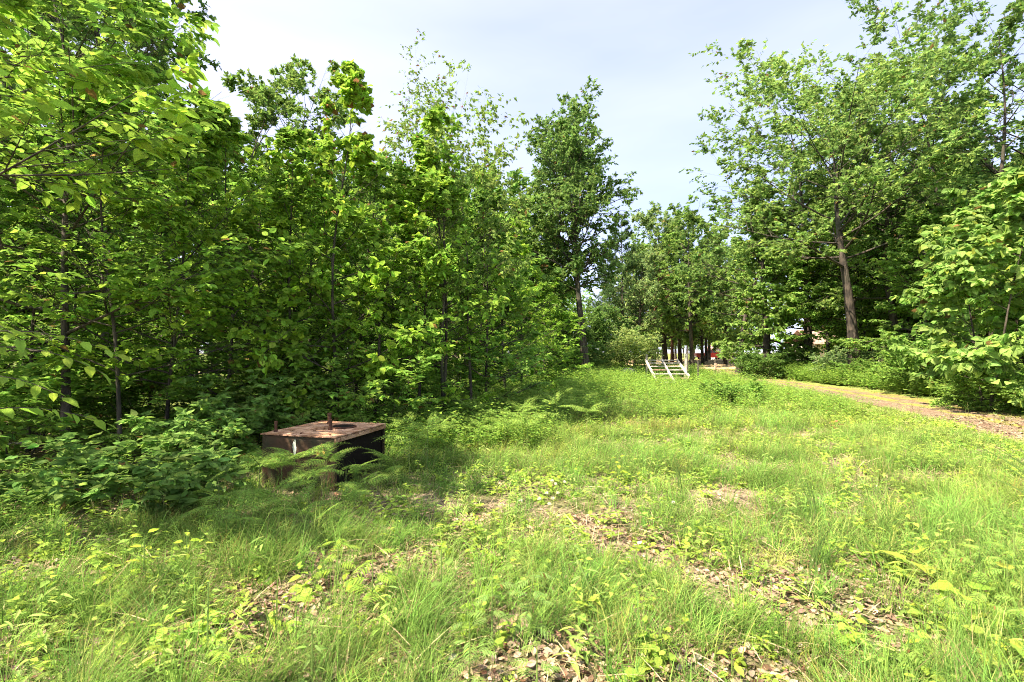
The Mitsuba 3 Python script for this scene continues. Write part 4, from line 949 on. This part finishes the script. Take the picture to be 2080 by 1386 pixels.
def post(name, x, y, h, r, m, label, cat='post', square=False, tilt=(0, 0)):
    k = thing(name, label, cat)
    z = float(ground_z(x, y)) - 0.15
    if square:
        mm = beam((x, y, z), (x + tilt[0], y + tilt[1], z + h + 0.15), r * 2, r * 2, 0.005)
        scene[k] = mikit.ply(mm, m)
    else:
        a = polytube(np.array([(x, y, z), (x + tilt[0] * 0.5, y + tilt[1] * 0.5, z + h / 2), (x + tilt[0], y + tilt[1], z + h + 0.15)]), [r, r, r * 0.9], 8, True)
        web = beam((x, y, z), (x + tilt[0], y + tilt[1], z + h + 0.1), r * 3.4, r * 0.7, 0)
        scene[k] = mikit.ply(join([a, web]), m, smooth=30)
    return k


post('wooden_post', 7.17, 26.33, 1.42, 0.045, 'grey_wood', 'grey wooden post at the upper left corner of the white frame', square=True)
post('wooden_post', 8.93, 25.4, 1.45, 0.055, 'weathered_white', 'pale wooden post at the right rail of the white frame', square=True)
post('fence_post', 8.70, 24.6, 1.75, 0.018, 'post_steel', 'tall thin steel post in front of the right rail of the white frame', tilt=(0.06, 0))
post('fence_post', 9.25, 24.6, 1.12, 0.022, 'post_steel', 'short dark steel post right of the white frame')
post('fence_post', 10.7, 26.0, 1.22, 0.018, 'post_steel', 'steel post carrying a small wooden block', tilt=(-0.03, 0))
wk = thing('wooden_block', 'small weathered wooden block fixed on a steel post in the weeds', 'block')
scene[wk] = mikit.ply(box(0.13, 0.07, 0.34, (10.68, 25.95, float(ground_z(10.7, 26)) + 0.78), 0.1, 0.006), 'flaking_brown')


# ---------------------------------------------------------------- stones
def rock(seed, sx, sy, sz, at, sub=3, rough=0.25):
    m = trimesh.creation.icosphere(sub); v = np.asarray(m.vertices)
    v = v * (1 + rough * (meshkit.fbm(v * 1.3 + seed * 7.1, 4)[:, None] - 0.5) * 2)
    v = np.sign(v) * np.abs(v) ** 0.9
    v = v * [sx, sy, sz]
    return v + np.asarray(at), np.asarray(m.faces)


k = thing('boulder', 'pale flat topped boulder left of the white frame', 'boulder')
bm = rock(3, 0.58, 0.45, 0.46, (6.98, 29.6, float(ground_z(6.98, 29.6)) + 0.18))
v = bm[0]; c = np.array([6.98, 29.6]); v[:, :2] = c + (v[:, :2] - c) * (1.25 - 1.1 * np.clip((v[:, 2:] - 0.1), 0, 0.6))
scene[k] = mikit.ply((v, bm[1]), 'pale_stone', smooth=35)
for q, (x, y, sx, sy, sz, lab) in enumerate(((5.85, 34.0, 0.42, 0.35, 0.40, 'largest brown rock in the heap at the dark wood edge'), (6.45, 34.2, 0.30, 0.28, 0.26, 'brown rock beside the largest one of the heap'), (6.85, 33.8, 0.24, 0.2, 0.2, 'small brown rock at the clearing end of the heap'), (6.15, 33.6, 0.2, 0.2, 0.15, 'smallest brown rock in front of the heap'))):
    k = thing('rock', lab, 'rock', 'brown rock heap')
    scene[k] = mikit.ply(rock(20 + q, sx, sy, sz, (x, y, float(ground_z(x, y)) + sz * 0.45)), 'brown_stone', smooth=30)
k = thing('plank', 'grey weathered plank lying in the shade at the left edge', 'plank')
scene[k] = mikit.ply(beam((-7.9, 7.0, float(ground_z(-7.9, 7.0)) + 0.10), (-6.75, 7.15, float(ground_z(-6.75, 7.1)) + 0.26), 0.16, 0.03, 0.004), 'grey_wood')

# ---------------------------------------------------------------- red pickup, garage, house beyond the trees
TX, TY = px(1411, 88), 88.0
tz = float(bank(np.array(TX), np.array(TY))) + 0.02
tk = thing('pickup_truck', 'red pickup parked beyond the far trunks', 'truck')


def prof(pts, w, x0=0.0, bev=0.05):
    m = trimesh.creation.extrude_polygon(Polygon(pts).buffer(-bev).buffer(bev), w, engine='earcut')
    v = np.asarray(m.vertices)
    return np.stack([TX + v[:, 0] + x0, TY + v[:, 2] - w / 2, tz + v[:, 1]], -1), np.asarray(m.faces)


obj('body', prof([(0, 0.5), (0.75, 0.45), (0.8, 0.75), (1.6, 0.75), (1.65, 0.42), (3.9, 0.42), (3.95, 0.75), (4.75, 0.75), (4.8, 0.45), (5.5, 0.5), (5.55, 0.85), (5.45, 1.12), (4.1, 1.22), (2.1, 1.25), (2.05, 1.22), (0, 1.22)], 1.85), 'red_car', tk)
cab = obj('cab', prof([(2.1, 1.2), (4.1, 1.2), (3.25, 1.82), (2.25, 1.84)], 1.62), 'red_car', tk)
for s in (-1, 1):
    for pts in ([(2.3, 1.27), (2.85, 1.27), (2.85, 1.73), (2.38, 1.74)], [(2.92, 1.27), (3.75, 1.27), (3.2, 1.72), (2.92, 1.73)]):
        m = trimesh.creation.extrude_polygon(Polygon(pts), 0.012, engine='earcut'); v = np.asarray(m.vertices)
        obj('window', (np.stack([TX + v[:, 0], TY + s * 0.818 + (v[:, 2] - 0.006), tz + v[:, 1]], -1), np.asarray(m.faces)), 'dark_glass', cab)
ws = beam((TX + 4.02, TY, tz + 1.30), (TX + 3.36, TY, tz + 1.79), 1.4, 0.012, 0)
obj('windscreen', ws, 'dark_glass', cab)
for wx in (1.2, 4.35):
    for s in (-1, 1):
        tyre = trimesh.creation.torus(0.27, 0.11, 24, 10); v = np.asarray(tyre.vertices)
        w_ = obj('wheel', (np.stack([TX + wx + v[:, 0], TY + s * 0.84 + v[:, 2], tz + 0.38 + v[:, 1]], -1), np.asarray(tyre.faces)), 'rubber', tk, smooth=True)
        rim = trimesh.creation.cylinder(0.21, 0.12, sections=20); v = np.asarray(rim.vertices)
        obj('rim', (np.stack([TX + wx + v[:, 0], TY + s * 0.85 + v[:, 2], tz + 0.38 + v[:, 1]], -1), np.asarray(rim.faces)), 'chrome', w_)
obj('bumper', box(0.14, 1.8, 0.16, (TX + 5.56, TY, tz + 0.6), 0, 0.02), 'chrome', tk)
obj('bumper', box(0.14, 1.8, 0.16, (TX - 0.04, TY, tz + 0.6), 0, 0.02), 'chrome', tk)
for s in (-1, 1):
    obj('headlight', box(0.06, 0.3, 0.16, (TX + 5.49, TY + s * 0.68, tz + 0.95), 0, 0.01), 'lamp_white', tk)
    obj('tail_light', box(0.05, 0.14, 0.3, (TX - 0.01, TY + s * 0.82, tz + 0.95), 0, 0.01), 'tail_red', tk)
    obj('mirror', box(0.1, 0.16, 0.14, (TX + 3.5, TY + s * 0.98, tz + 1.35), 0, 0.01), 'red_car', tk)

GX, GY, GW, GD = 42.3, 97.0, 3.6, 6.0
gz0 = float(bank(np.array(GX), np.array(GY)))
gk = thing('garage', 'small white garage with a brown door behind the red pickup', 'garage')
m = trimesh.creation.extrude_polygon(Polygon([(-GW / 2, 0), (GW / 2, 0), (GW / 2, 2.35), (0, 3.35), (-GW / 2, 2.35)]).difference(Polygon([(-1.1, -0.1), (1.1, -0.1), (1.1, 2.05), (-1.1, 2.05)])), 0.15, engine='earcut'); v = np.asarray(m.vertices)
obj('wall', (np.stack([GX + v[:, 0], GY - v[:, 2], gz0 + v[:, 1]], -1), np.asarray(m.faces)), 'white_siding', gk)
for s in (-1, 1):
    obj('wall', box(0.14, GD - 0.02, 2.3, (GX + s * (GW / 2 - 0.075), GY + GD / 2 + 0.005, gz0 + 1.15)), 'white_siding', gk)
    obj('roof', beam((GX + s * 0.02, GY + GD / 2 - 0.2, gz0 + 3.46), (GX + s * (GW / 2 + 0.35), GY + GD / 2 - 0.2, gz0 + 2.22), GD + 0.8, 0.09, 0), 'shingle', gk)
    obj('trim', beam((GX + s * 0.03, GY - 0.61, gz0 + 3.36), (GX + s * (GW / 2 + 0.33), GY - 0.61, gz0 + 2.14), 0.03, 0.2, 0), 'brown_trim', gk)
dk_ = obj('door', box(2.2, 0.06, 2.05, (GX, GY - 0.05, gz0 + 1.025)), 'door_brown', gk)
for q in range(4):
    obj('door_panel', box(2.1, 0.03, 0.46, (GX, GY - 0.092, gz0 + 0.26 + q * 0.51), 0, 0.01), 'door_brown', dk_)

HX, HY = 36.6, 59.0
hz0 = float(ground_z(HX, HY))
hk = thing('house', 'house with a pinkish shingle roof half hidden behind the bushes', 'house')
obj('wall', box(9.0, 6.0, 2.7, (HX + 4.2, HY + 3, hz0 + 1.3)), 'white_siding', hk)
for s in (-1, 1):
    obj('roof', beam((HX + 4.2, HY + 3 + s * 0.03, hz0 + 4.35), (HX + 4.2, HY + 3 + s * 3.6, hz0 + 2.55), 10.0, 0.12, 0), 'shingle', hk)
for q in range(3):
    w_ = obj('window', box(1.25, 0.05, 1.15, (HX + 1.6 + q * 2.6, HY - 0.02, hz0 + 1.55)), 'white_siding', hk)
    obj('pane', box(1.05, 0.03, 0.95, (HX + 1.6 + q * 2.6, HY - 0.055, hz0 + 1.55)), 'dark_glass', w_)

# ---------------------------------------------------------------- ferns
def fern_frond(L, npin, seed, fine=True, arch=0.35):
    """A bracken frond along +x: a rachis with pairs of toothed pinnae, each a row of leaflets."""
    rng = np.random.default_rng(seed)
    t = np.linspace(0.12, 0.98, npin)
    z = lambda q: arch * L * (0.9 * q - 1.25 * q * q)
    parts = []
    rach = np.stack([np.linspace(0, 1, 7) * L, 0 * np.arange(7), z(np.linspace(0, 1, 7))], -1)
    v, f = polytube(rach, np.linspace(0.0035, 0.0008, 7), 4)
    parts.append((v, f, np.tile([0.16, 0.24, 0.05], (len(v), 1))))
    P, D, Nn, S = [], [], [], []
    for q in t:
        w = 0.40 * L * (1.12 - q) ** 0.8 * min(1, q * 6)
        for s in (-1, 1):
            a = math.radians(68 - 14 * q)
            d = np.array([math.cos(a), s * math.sin(a), -0.10 + rng.normal(0, 0.05)])
            o = np.array([q * L, 0, z(q)])
            k = max(4, int(w / (0.017 if fine else 0.030)))
            for j in range(k):
                r = (j + 0.6) / k
                for e in (-1, 1):
                    b = math.radians(55) * e
                    dd = np.array([d[0] * math.cos(b) - d[1] * math.sin(b), d[0] * math.sin(b) + d[1] * math.cos(b), d[2] - 0.1])
                    P.append(o + d * w * r + UP * (-0.10 * w * r * r)); D.append(dd); Nn.append([0, 0, 1]); S.append(max(0.010, (0.26 if fine else 0.30) * w * (1.02 - r)))
    n = len(P)
    c = leaf_colours(n, (0.105, 0.185, 0.042), rng, 0.05, 0.12)
    parts.append(stamp(KITE, np.array(P), np.array(D), np.array(Nn) + rng.normal(0, 0.22, (n, 3)), np.array(S), c, np.full(n, 0.55 if fine else 0.75)))
    return join(parts)


FINE = [fern_frond(0.62, 13, s, True) for s in (1, 2)]
COARSE = [fern_frond(0.60, 11, s, False) for s in (3, 4)]
fern_ply = {}


def frond_shape(kind, i):
    q = (kind, i)
    if q not in fern_ply:
        F = (FINE if kind == 'fine' else COARSE)[i]
        fern_ply[q] = mikit.ply(F[:2], 'leaf', color=F[2])
    return fern_ply[q]


def fern(x, y, h, size, nf, label, group=None, seed=0, kind='fine', face=None):
    rng = np.random.default_rng(seed + 1000)
    k = thing('fern', label, 'fern', group)
    z = float(ground_z(x, y))
    a0 = rng.uniform(0, 360) if face is None else face
    sv = polytube(np.array([(x, y, z - 0.02), (x, y, z + h * 0.6), (x, y, z + h)]), [0.005, 0.004, 0.003], 5)
    obj('stem', sv, 'stem', k, color=np.tile([0.13, 0.19, 0.05], (len(sv[0]), 1)))
    for i in range(nf):
        a = a0 + 360 / nf * i + rng.normal(0, 14)
        s = size / 0.6 * rng.uniform(0.8, 1.15)
        at = T().translate([x, y, z + h - 0.02 * i]).rotate([0, 0, 1], float(a)).rotate([0, 1, 0], float(rng.normal(-14, 14))).rotate([1, 0, 0], float(rng.normal(0, 18))).scale(float(s))
        obj('frond', None, None, k, at=at, shape=frond_shape(kind, int(rng.integers(0, 2))))


for q, (p, D, h, s, lab) in enumerate(((530, 4.75, 0.46, 0.50, 'bright fern at the left end of the row in front of the rusty box'), (600, 4.95, 0.50, 0.48, 'bright fern in front of the rusty box, second of the row'), (665, 5.0, 0.47, 0.46, 'bright fern before the near corner of the rusty box'),
                                       (560, 4.35, 0.30, 0.42, 'low fern in front of the bright fern row'), (745, 4.75, 0.28, 0.40, 'pale fern in the grass below the open side of the box'), (500, 4.0, 0.24, 0.36, 'fern between the dark shrub and the nearest bare leaf patch'),
                                       (655, 4.1, 0.20, 0.34, 'small fern in the near grass below the box'), (880, 7.6, 0.36, 0.5, 'pale tipped fern right of the box among shaded ones'), (1030, 8.2, 0.30, 0.45, 'yellow green fern at the border of sun and shade'))):
    fern(px(p, D), D, h, s, 4, lab, None, q, 'fine')
for q, (p, D, h, s_, lab) in enumerate(((575, 5.05, 0.40, 0.44, 'fern leaning on the rusty front wall of the box'), (630, 4.65, 0.36, 0.42, 'fern in the grass just before the patch plate of the box'), (705, 5.0, 0.34, 0.40, 'fern at the near bottom corner of the box'), (610, 4.3, 0.22, 0.38, 'low fern in the grass between the box and the bare leaves'), (700, 4.45, 0.24, 0.36, 'low fern right of the fern row before the box'), (450, 4.3, 0.28, 0.40, 'fern at the right foot of the dark shrub'), (800, 5.6, 0.30, 0.42, 'fern right of the black side of the box'), (830, 6.3, 0.36, 0.46, 'fern beyond the right corner of the box'))):
    fern(px(p, D), D, h, s_, 4, lab, None, 40 + q, 'fine')
rngf = np.random.default_rng(15)
nfern = 0
while nfern < 130:
    y = rngf.uniform(5.6, 17.5)
    x = edge_x(y) + rngf.normal(1.25, 0.95)
    if (-3.3 < x < -1.25 and 5.0 < y < 7.3) or x > 2.8:
        continue
    fern(x, y, rngf.uniform(0.28, 0.58), rngf.uniform(0.42, 0.62), 4, 'bracken fern in the shade along the foot of the saplings', 'bracken ferns along the wood edge', 100 + nfern, 'coarse')
    nfern += 1

# ---------------------------------------------------------------- single plants in the near turf
def plant(name, x, y, h, label, cat, group=None, kind='pairs', ls=0.08, n=6, col=(0.11, 0.19, 0.032), leaf=ROUND, lean=(0.0, 0.0), seed=0, pet=0.02, droop=0.2):
    """A stem with leaves of its own, each leaf a part."""
    rng = np.random.default_rng(seed + 50)
    k = thing(name, label, cat, group)
    z = float(ground_z(x, y))
    s = np.linspace(0, 1, 6)
    pts = np.stack([x + lean[0] * s ** 1.5, y + lean[1] * s ** 1.5, z - 0.01 + h * s], -1)
    sv = polytube(pts, np.linspace(0.0045, 0.002, 6) * (1 + h), 5)
    obj('stem', sv, 'stem', k, color=np.tile(np.array([0.14, 0.22, 0.05]) * rng.uniform(0.8, 1.2), (len(sv[0]), 1)))
    for i in range(n):
        t = (i + 1) / n if kind != 'pairs' else ((i // 2) + 1) / math.ceil(n / 2)
        p = np.array([np.interp(t, s, pts[:, c]) for c in range(3)])
        a = i * 2.4 + seed if kind != 'pairs' else (i % 2) * math.pi + (i // 2) * math.pi / 2 + seed + rng.normal(0, 0.2)
        d = np.array([math.cos(a), math.sin(a), 0.45 - 0.5 * rng.random()])
        L = ls * (1.1 - 0.35 * t) * rng.uniform(0.8, 1.2)
        q = p + d * pet
        if kind == 'pinnate':
            m = 7
            tt = np.linspace(0.2, 1, m)
            P = np.concatenate([q + d * L * u + UP * (-0.35 * L * u * u) for u in tt for _ in (0, 1)]).reshape(-1, 3)
            side = unit(np.cross(d, UP)); D = np.array([unit(0.55 * d + e * side - UP * 0.2) for u in tt for e in (-1, 1)])
            S = np.array([L * 0.50 * math.sin(math.pi * (0.18 + 0.72 * u)) for u in tt for _ in (0, 1)])
            c = leaf_colours(len(P), col, rng, 0.03, 0.08)
            mm = stamp(LANCE, P, D, np.tile(UP, (len(P), 1)) + rng.normal(0, 0.15, (len(P), 3)), S * 0.9, c, np.full(len(P), 1.0))
            rv = polytube(np.stack([q + d * L * u + UP * (-0.35 * L * u * u) for u in (0, 0.5, 1)]), [0.002, 0.0016, 0.0008], 4)
            mm = join([mm, (rv[0], rv[1], np.tile(c[:1], (len(rv[0]), 1)))])
        else:
            mm = stamp(leaf, q[None], d[None] - UP * droop * 0.3, UP[None] + rng.normal(0, 0.28, (1, 3)), np.array([L]), leaf_colours(1, col, rng, 0.0, 0.10))
            pv_ = polytube(np.stack([p, q + d * L * 0.05]), [0.0018, 0.0012], 4)
            mm = join([mm, (pv_[0], pv_[1], np.tile([0.14, 0.2, 0.05], (len(pv_[0]), 1)))])
        obj('leaf', mm[:2], 'leaf', k, color=mm[2])
    return k


W = 'weed'
plant(W, *G(1075, 1290)[:2], 0.36, 'tall feathery leaved weed standing centrally in the near grass', 'weed', kind='pinnate', ls=0.12, n=11, col=(0.085, 0.155, 0.045), seed=1, lean=(0.02, 0))
plant(W, *G(1000, 1300)[:2], 0.34, 'feathery leaved weed just left of the tallest feathery one', 'weed', kind='pinnate', ls=0.11, n=9, seed=2, col=(0.085, 0.155, 0.045))
plant(W, *G(955, 1385)[:2], 0.30, 'feathery leaved weed nearest to the camera in the middle', 'weed', kind='pinnate', ls=0.10, n=9, seed=3, col=(0.09, 0.16, 0.045))
plant(W, *G(760, 1235)[:2], 0.36, 'feathery leaved weed above the bare patch of dead leaves', 'weed', kind='pinnate', ls=0.15, n=10, seed=4)
plant(W, *G(690, 1180)[:2], 0.32, 'feathery leaved weed left of the bare leaf patch', 'weed', kind='pinnate', ls=0.13, n=9, seed=5)
plant(W, *G(1090, 1400)[:2], 0.22, 'low feathery leaved weed at the bottom edge right of the middle', 'weed', kind='pinnate', ls=0.10, n=8, seed=6, col=(0.09, 0.16, 0.045))
plant(W, *G(470, 1400)[:2], 0.26, 'feathery leaved weed at the bottom edge left of the bare leaves', 'weed', kind='pinnate', ls=0.13, n=9, seed=7)
plant('seedling', *G(898, 1225)[:2], 0.36, 'thin seedling holding three oval leaves above the bare leaf patch', 'seedling', kind='spiral', ls=0.075, n=4, leaf=ROUND, seed=8, col=(0.075, 0.14, 0.035))
plant('seedling', *G(300, 1180)[:2], 0.34, 'bright yellow green seedling with pointed leaf pairs in the left grass', 'seedling', ls=0.085, n=8, leaf=ELM, seed=9, col=(0.16, 0.235, 0.03))
plant('seedling', *G(385, 1150)[:2], 0.28, 'second yellow green seedling right of the brightest one', 'seedling', ls=0.08, n=8, leaf=ELM, seed=10, col=(0.15, 0.225, 0.03))
plant('seedling', *G(1255, 985)[:2], 0.34, 'yellow green seedling at the sunny border behind the clover', 'seedling', ls=0.09, n=8, leaf=ELM, seed=11, col=(0.15, 0.225, 0.03))
plant('goldenrod', *G(1210, 1240)[:2], 0.52, 'tall thin leaning stalk with narrow leaves right of the middle', 'weed', kind='spiral', ls=0.09, n=18, leaf=LANCE, seed=12, lean=(-0.22, 0.1), col=(0.10, 0.165, 0.055))
plant('goldenrod', *G(640, 1385)[:2], 0.34, 'narrow leaved stalk rising from the lower left bare leaves', 'weed', kind='spiral', ls=0.07, n=16, leaf=LANCE, seed=13, col=(0.10, 0.18, 0.05))
plant('goldenrod', *G(430, 1330)[:2], 0.40, 'narrow leaved stalk in the long grass on the lower left', 'weed', kind='spiral', ls=0.07, n=18, leaf=LANCE, seed=14, col=(0.10, 0.18, 0.05))
for q, (p, y, h, lab) in enumerate(((1980, 1150, 0.34, 'feathery weed near the right edge above the grape seedlings'), (2050, 1130, 0.38, 'feathery weed touching the right edge'), (2035, 1180, 0.30, 'feathery weed at the right edge below the tallest one there'), (1930, 1120, 0.28, 'feathery weed left of the right edge clump'), (1990, 1235, 0.26, 'feathery weed among the grape leaves'), (2070, 1260, 0.3, 'feathery weed in the lower right corner'), (1820, 1290, 0.2, 'small feathery weed in the lower right grass'))):
    g_ = G(p, y + 60)
    plant(W, g_[0], g_[1], h, lab, 'weed', kind='pinnate', ls=0.12, n=12, col=(0.10, 0.18, 0.04), seed=80 + q)
for q, (p, y, h, ls, lab) in enumerate(((1850, 1150, 0.16, 0.17, 'grape seedling with the broadest pale leaf on the right'), (1790, 1120, 0.13, 0.12, 'grape seedling left of the broad pale one'), (1950, 1215, 0.15, 0.15, 'grape seedling over the dark litter on the right'), (1990, 1260, 0.15, 0.13, 'grape seedling among feathery leaves near the right edge'),
                                        (2015, 1330, 0.16, 0.13, 'grape seedling with a hanging heart shaped leaf near the right edge'), (1880, 1250, 0.10, 0.10, 'small grape seedling under the broad ones'), (1700, 1095, 0.12, 0.11, 'grape seedling farthest from the right edge'), (2050, 1200, 0.18, 0.13, 'grape seedling cut by the right edge'))):
    g_ = G(p, y + 25)
    plant('grape_vine', g_[0], g_[1], h, lab, 'vine', None, 'spiral', ls, 6, (0.135, 0.215, 0.035), JAG, seed=20 + q, pet=0.05, droop=0.5)
for q, (p, y, lab) in enumerate(((1860, 1420, 'pale yellow green seedling at the bottom edge on the right'), (1480, 1370, 'broad leaved seedling at the bottom edge right of the middle'), (1530, 1180, 'broad leaved seedling in the right half beside bare soil'), (200, 1400, 'broad leaved seedling in the lower left corner'), (330, 1350, 'broad leaved seedling left of the leaf litter near the bottom'), (1345, 1330, 'broad leaved rosette near the bottom right of the middle'))):
    g_ = G(p, y)
    plant('seedling', g_[0], g_[1], 0.13, lab, 'seedling', ls=0.075, n=6, leaf=ELM, seed=40 + q, col=(0.14, 0.22, 0.035))
for q in range(14):
    y = 6.0 + q * 0.55; x = path_x(y) - 2.9 - 0.35 * (q % 4) + 0.2 * math.sin(q * 5)
    plant('grape_vine', x, y, 0.22, 'low leafy sprout in the grass between the track and the clearing', 'vine', 'sprouts beside the track', 'spiral', 0.11, 7, (0.125, 0.205, 0.035), JAG, seed=60 + q, pet=0.04)
plant('seedling', *G(1695, 885)[:2], 0.28, 'oak seedling with pinkish red leaves in the sunny grass', 'seedling', ls=0.12, n=7, leaf=LOBED, seed=15, col=(0.17, 0.075, 0.05), kind='spiral')

# clover heads
rngc = np.random.default_rng(31)
for q, (p, y) in enumerate(((1128, 990), (1146, 985), (1133, 1002), (1110, 1008), (1122, 1014), (1095, 1022), (1115, 1030), (1121, 983), (1057, 1020), (1365, 1026))):
    g_ = G(p, y + 18)
    ck = thing('clover_flower', 'white round clover head in the middle of the turf' if q < 8 else ('white clover head alone left of the others' if q == 8 else 'white clover head alone on the right of the others'), 'flower', 'white clover heads' if q < 8 else None)
    h = rngc.uniform(0.10, 0.15)
    sv = polytube(np.array([g_, g_ + UP * h]), [0.0018, 0.0014], 5)
    obj('stem', sv, 'stem', ck, color=np.tile([0.12, 0.2, 0.05], (len(sv[0]), 1)))
    nn = unit(rngc.normal(0, 1, (70, 3))); nn[:, 2] = np.abs(nn[:, 2]) * 1.1 - 0.25; nn = unit(nn)
    hd = stamp(NARROW, g_ + UP * h + nn * 0.004, nn, rngc.normal(0, 1, (70, 3)), np.full(70, 0.017), np.tile([0.78, 0.76, 0.66], (70, 1)) * rngc.uniform(0.8, 1.1, (70, 1)), np.full(70, 1.4))
    obj('flower_head', hd[:2], 'petal', ck, color=hd[2])


# tall grass culms
def culms(x, y, n, h, label, seed, lean=(-0.5, 0.1), width=0.006):
    rng = np.random.default_rng(seed)
    k = thing('tall_grass', label, 'grass tuft')
    z = float(ground_z(x, y))
    for i in range(n):
        L = h * rng.uniform(0.7, 1.1); s = np.linspace(0, 1, 9)
        l = np.array(lean) * rng.uniform(0.5, 1.2) + rng.normal(0, 0.07, 2)
        pts = np.stack([x + rng.normal(0, 0.02) + l[0] * L * s ** 1.9, y + rng.normal(0, 0.02) + l[1] * L * s ** 1.9, z + L * (s - 0.28 * s ** 2.5 * np.hypot(*l))], -1)
        side = unit(np.cross(np.gradient(pts, axis=0), np.array([0.3, 1.0, 0.2])))
        w = width * np.sin(np.pi * np.clip(0.15 + 0.84 * s, 0, 1))[:, None]
        v = np.stack([pts - side * w, pts + side * w], 1).reshape(-1, 3)
        q = np.arange(8)[:, None] * 2
        f = np.concatenate([q + [0, 1, 3], q + [0, 3, 2]])
        obj('blade', (v, f), 'blade', k, color=np.tile(np.array([0.13, 0.22, 0.06]) * rng.uniform(0.8, 1.2), (len(v), 1)))


culms(4.25, 3.75, 9, 0.95, 'tall arching grass blades rising at the right edge', 1, (-0.55, 0.35), 0.0055)
culms(2.55, 4.2, 7, 0.62, 'thin upright grass stalks in the sunny right half', 2, (-0.25, 0.1), 0.003)
culms(1.75, 5.2, 7, 0.55, 'thin upright grass stalks beside the far bare patch', 3, (-0.2, 0.05), 0.003)
culms(2.0, 3.3, 12, 0.42, 'dense arching grass tuft in the lower right', 4, (0.3, -0.2), 0.003)

for q, (p, D, lab) in enumerate(((560, 5.15, 'grass tuft at the foot of the box front wall on the left'), (610, 5.05, 'grass tuft at the foot of the box front wall in its middle'), (665, 5.1, 'grass tuft at the near bottom corner of the box'), (730, 5.55, 'grass tuft at the foot of the black box side'), (775, 6.0, 'grass tuft at the far end of the black box side'))):
    culms(px(p, D), D, 16, 0.36, lab, 30 + q, (0.25 * (-1) ** q, -0.25), 0.003)

# the near branch reaching in from the left, each big leaf a part
nb = thing('cherry_sapling', 'young cherry sapling whose long bright leaves reach in at the left edge', 'sapling')
rngn = np.random.default_rng(8)
bx0 = np.array([-4.1, 3.55, 0.0]); bx0[2] = float(ground_z(bx0[0], bx0[1]))
st = np.stack([bx0 + np.array([0.10 * t, 0.05 * t, 1.75 * t]) for t in np.linspace(0, 1, 8)])
obj('trunk', polytube(st, np.linspace(0.014, 0.004, 8), 7), 'bark', nb, smooth=True)
for b, (z0, az, L) in enumerate(((1.50, 0.05, 1.05), (1.62, 0.25, 1.05), (1.30, -0.1, 0.9), (1.70, -0.35, 0.8), (1.05, 0.5, 0.9), (1.4, 2.6, 0.7))):
    s = np.linspace(0, 1, 8)
    d = np.array([math.cos(az), math.sin(az), 0.28])
    pts = np.array([bx0[0] + 0.06, bx0[1] + 0.03, bx0[2] + z0]) + L * (s[:, None] * d - UP * 0.42 * s[:, None] ** 2)
    obj('branch', polytube(pts, np.linspace(0.006, 0.0015, 8), 5), 'bark', nb, smooth=True)
    for i in range(11):
        t = 0.2 + 0.8 * (i + 0.5) / 11
        p = np.array([np.interp(t, s, pts[:, c]) for c in range(3)])
        side = unit(np.cross(d, UP)) * (1 if i % 2 else -1)
        ld = unit(0.75 * d + 0.75 * side * (i < 10) - UP * (0.45 + 0.3 * rngn.random()) + rngn.normal(0, 0.12, 3))
        m = stamp(ELM, p[None], ld[None], (UP + rngn.normal(0, 0.3, 3))[None], np.array([rngn.uniform(0.10, 0.15)]), leaf_colours(1, (0.105, 0.185, 0.03), rngn, 0.1, 0.12), np.array([0.9]))
        obj('leaf', m[:2], 'leaf', nb, color=m[2])
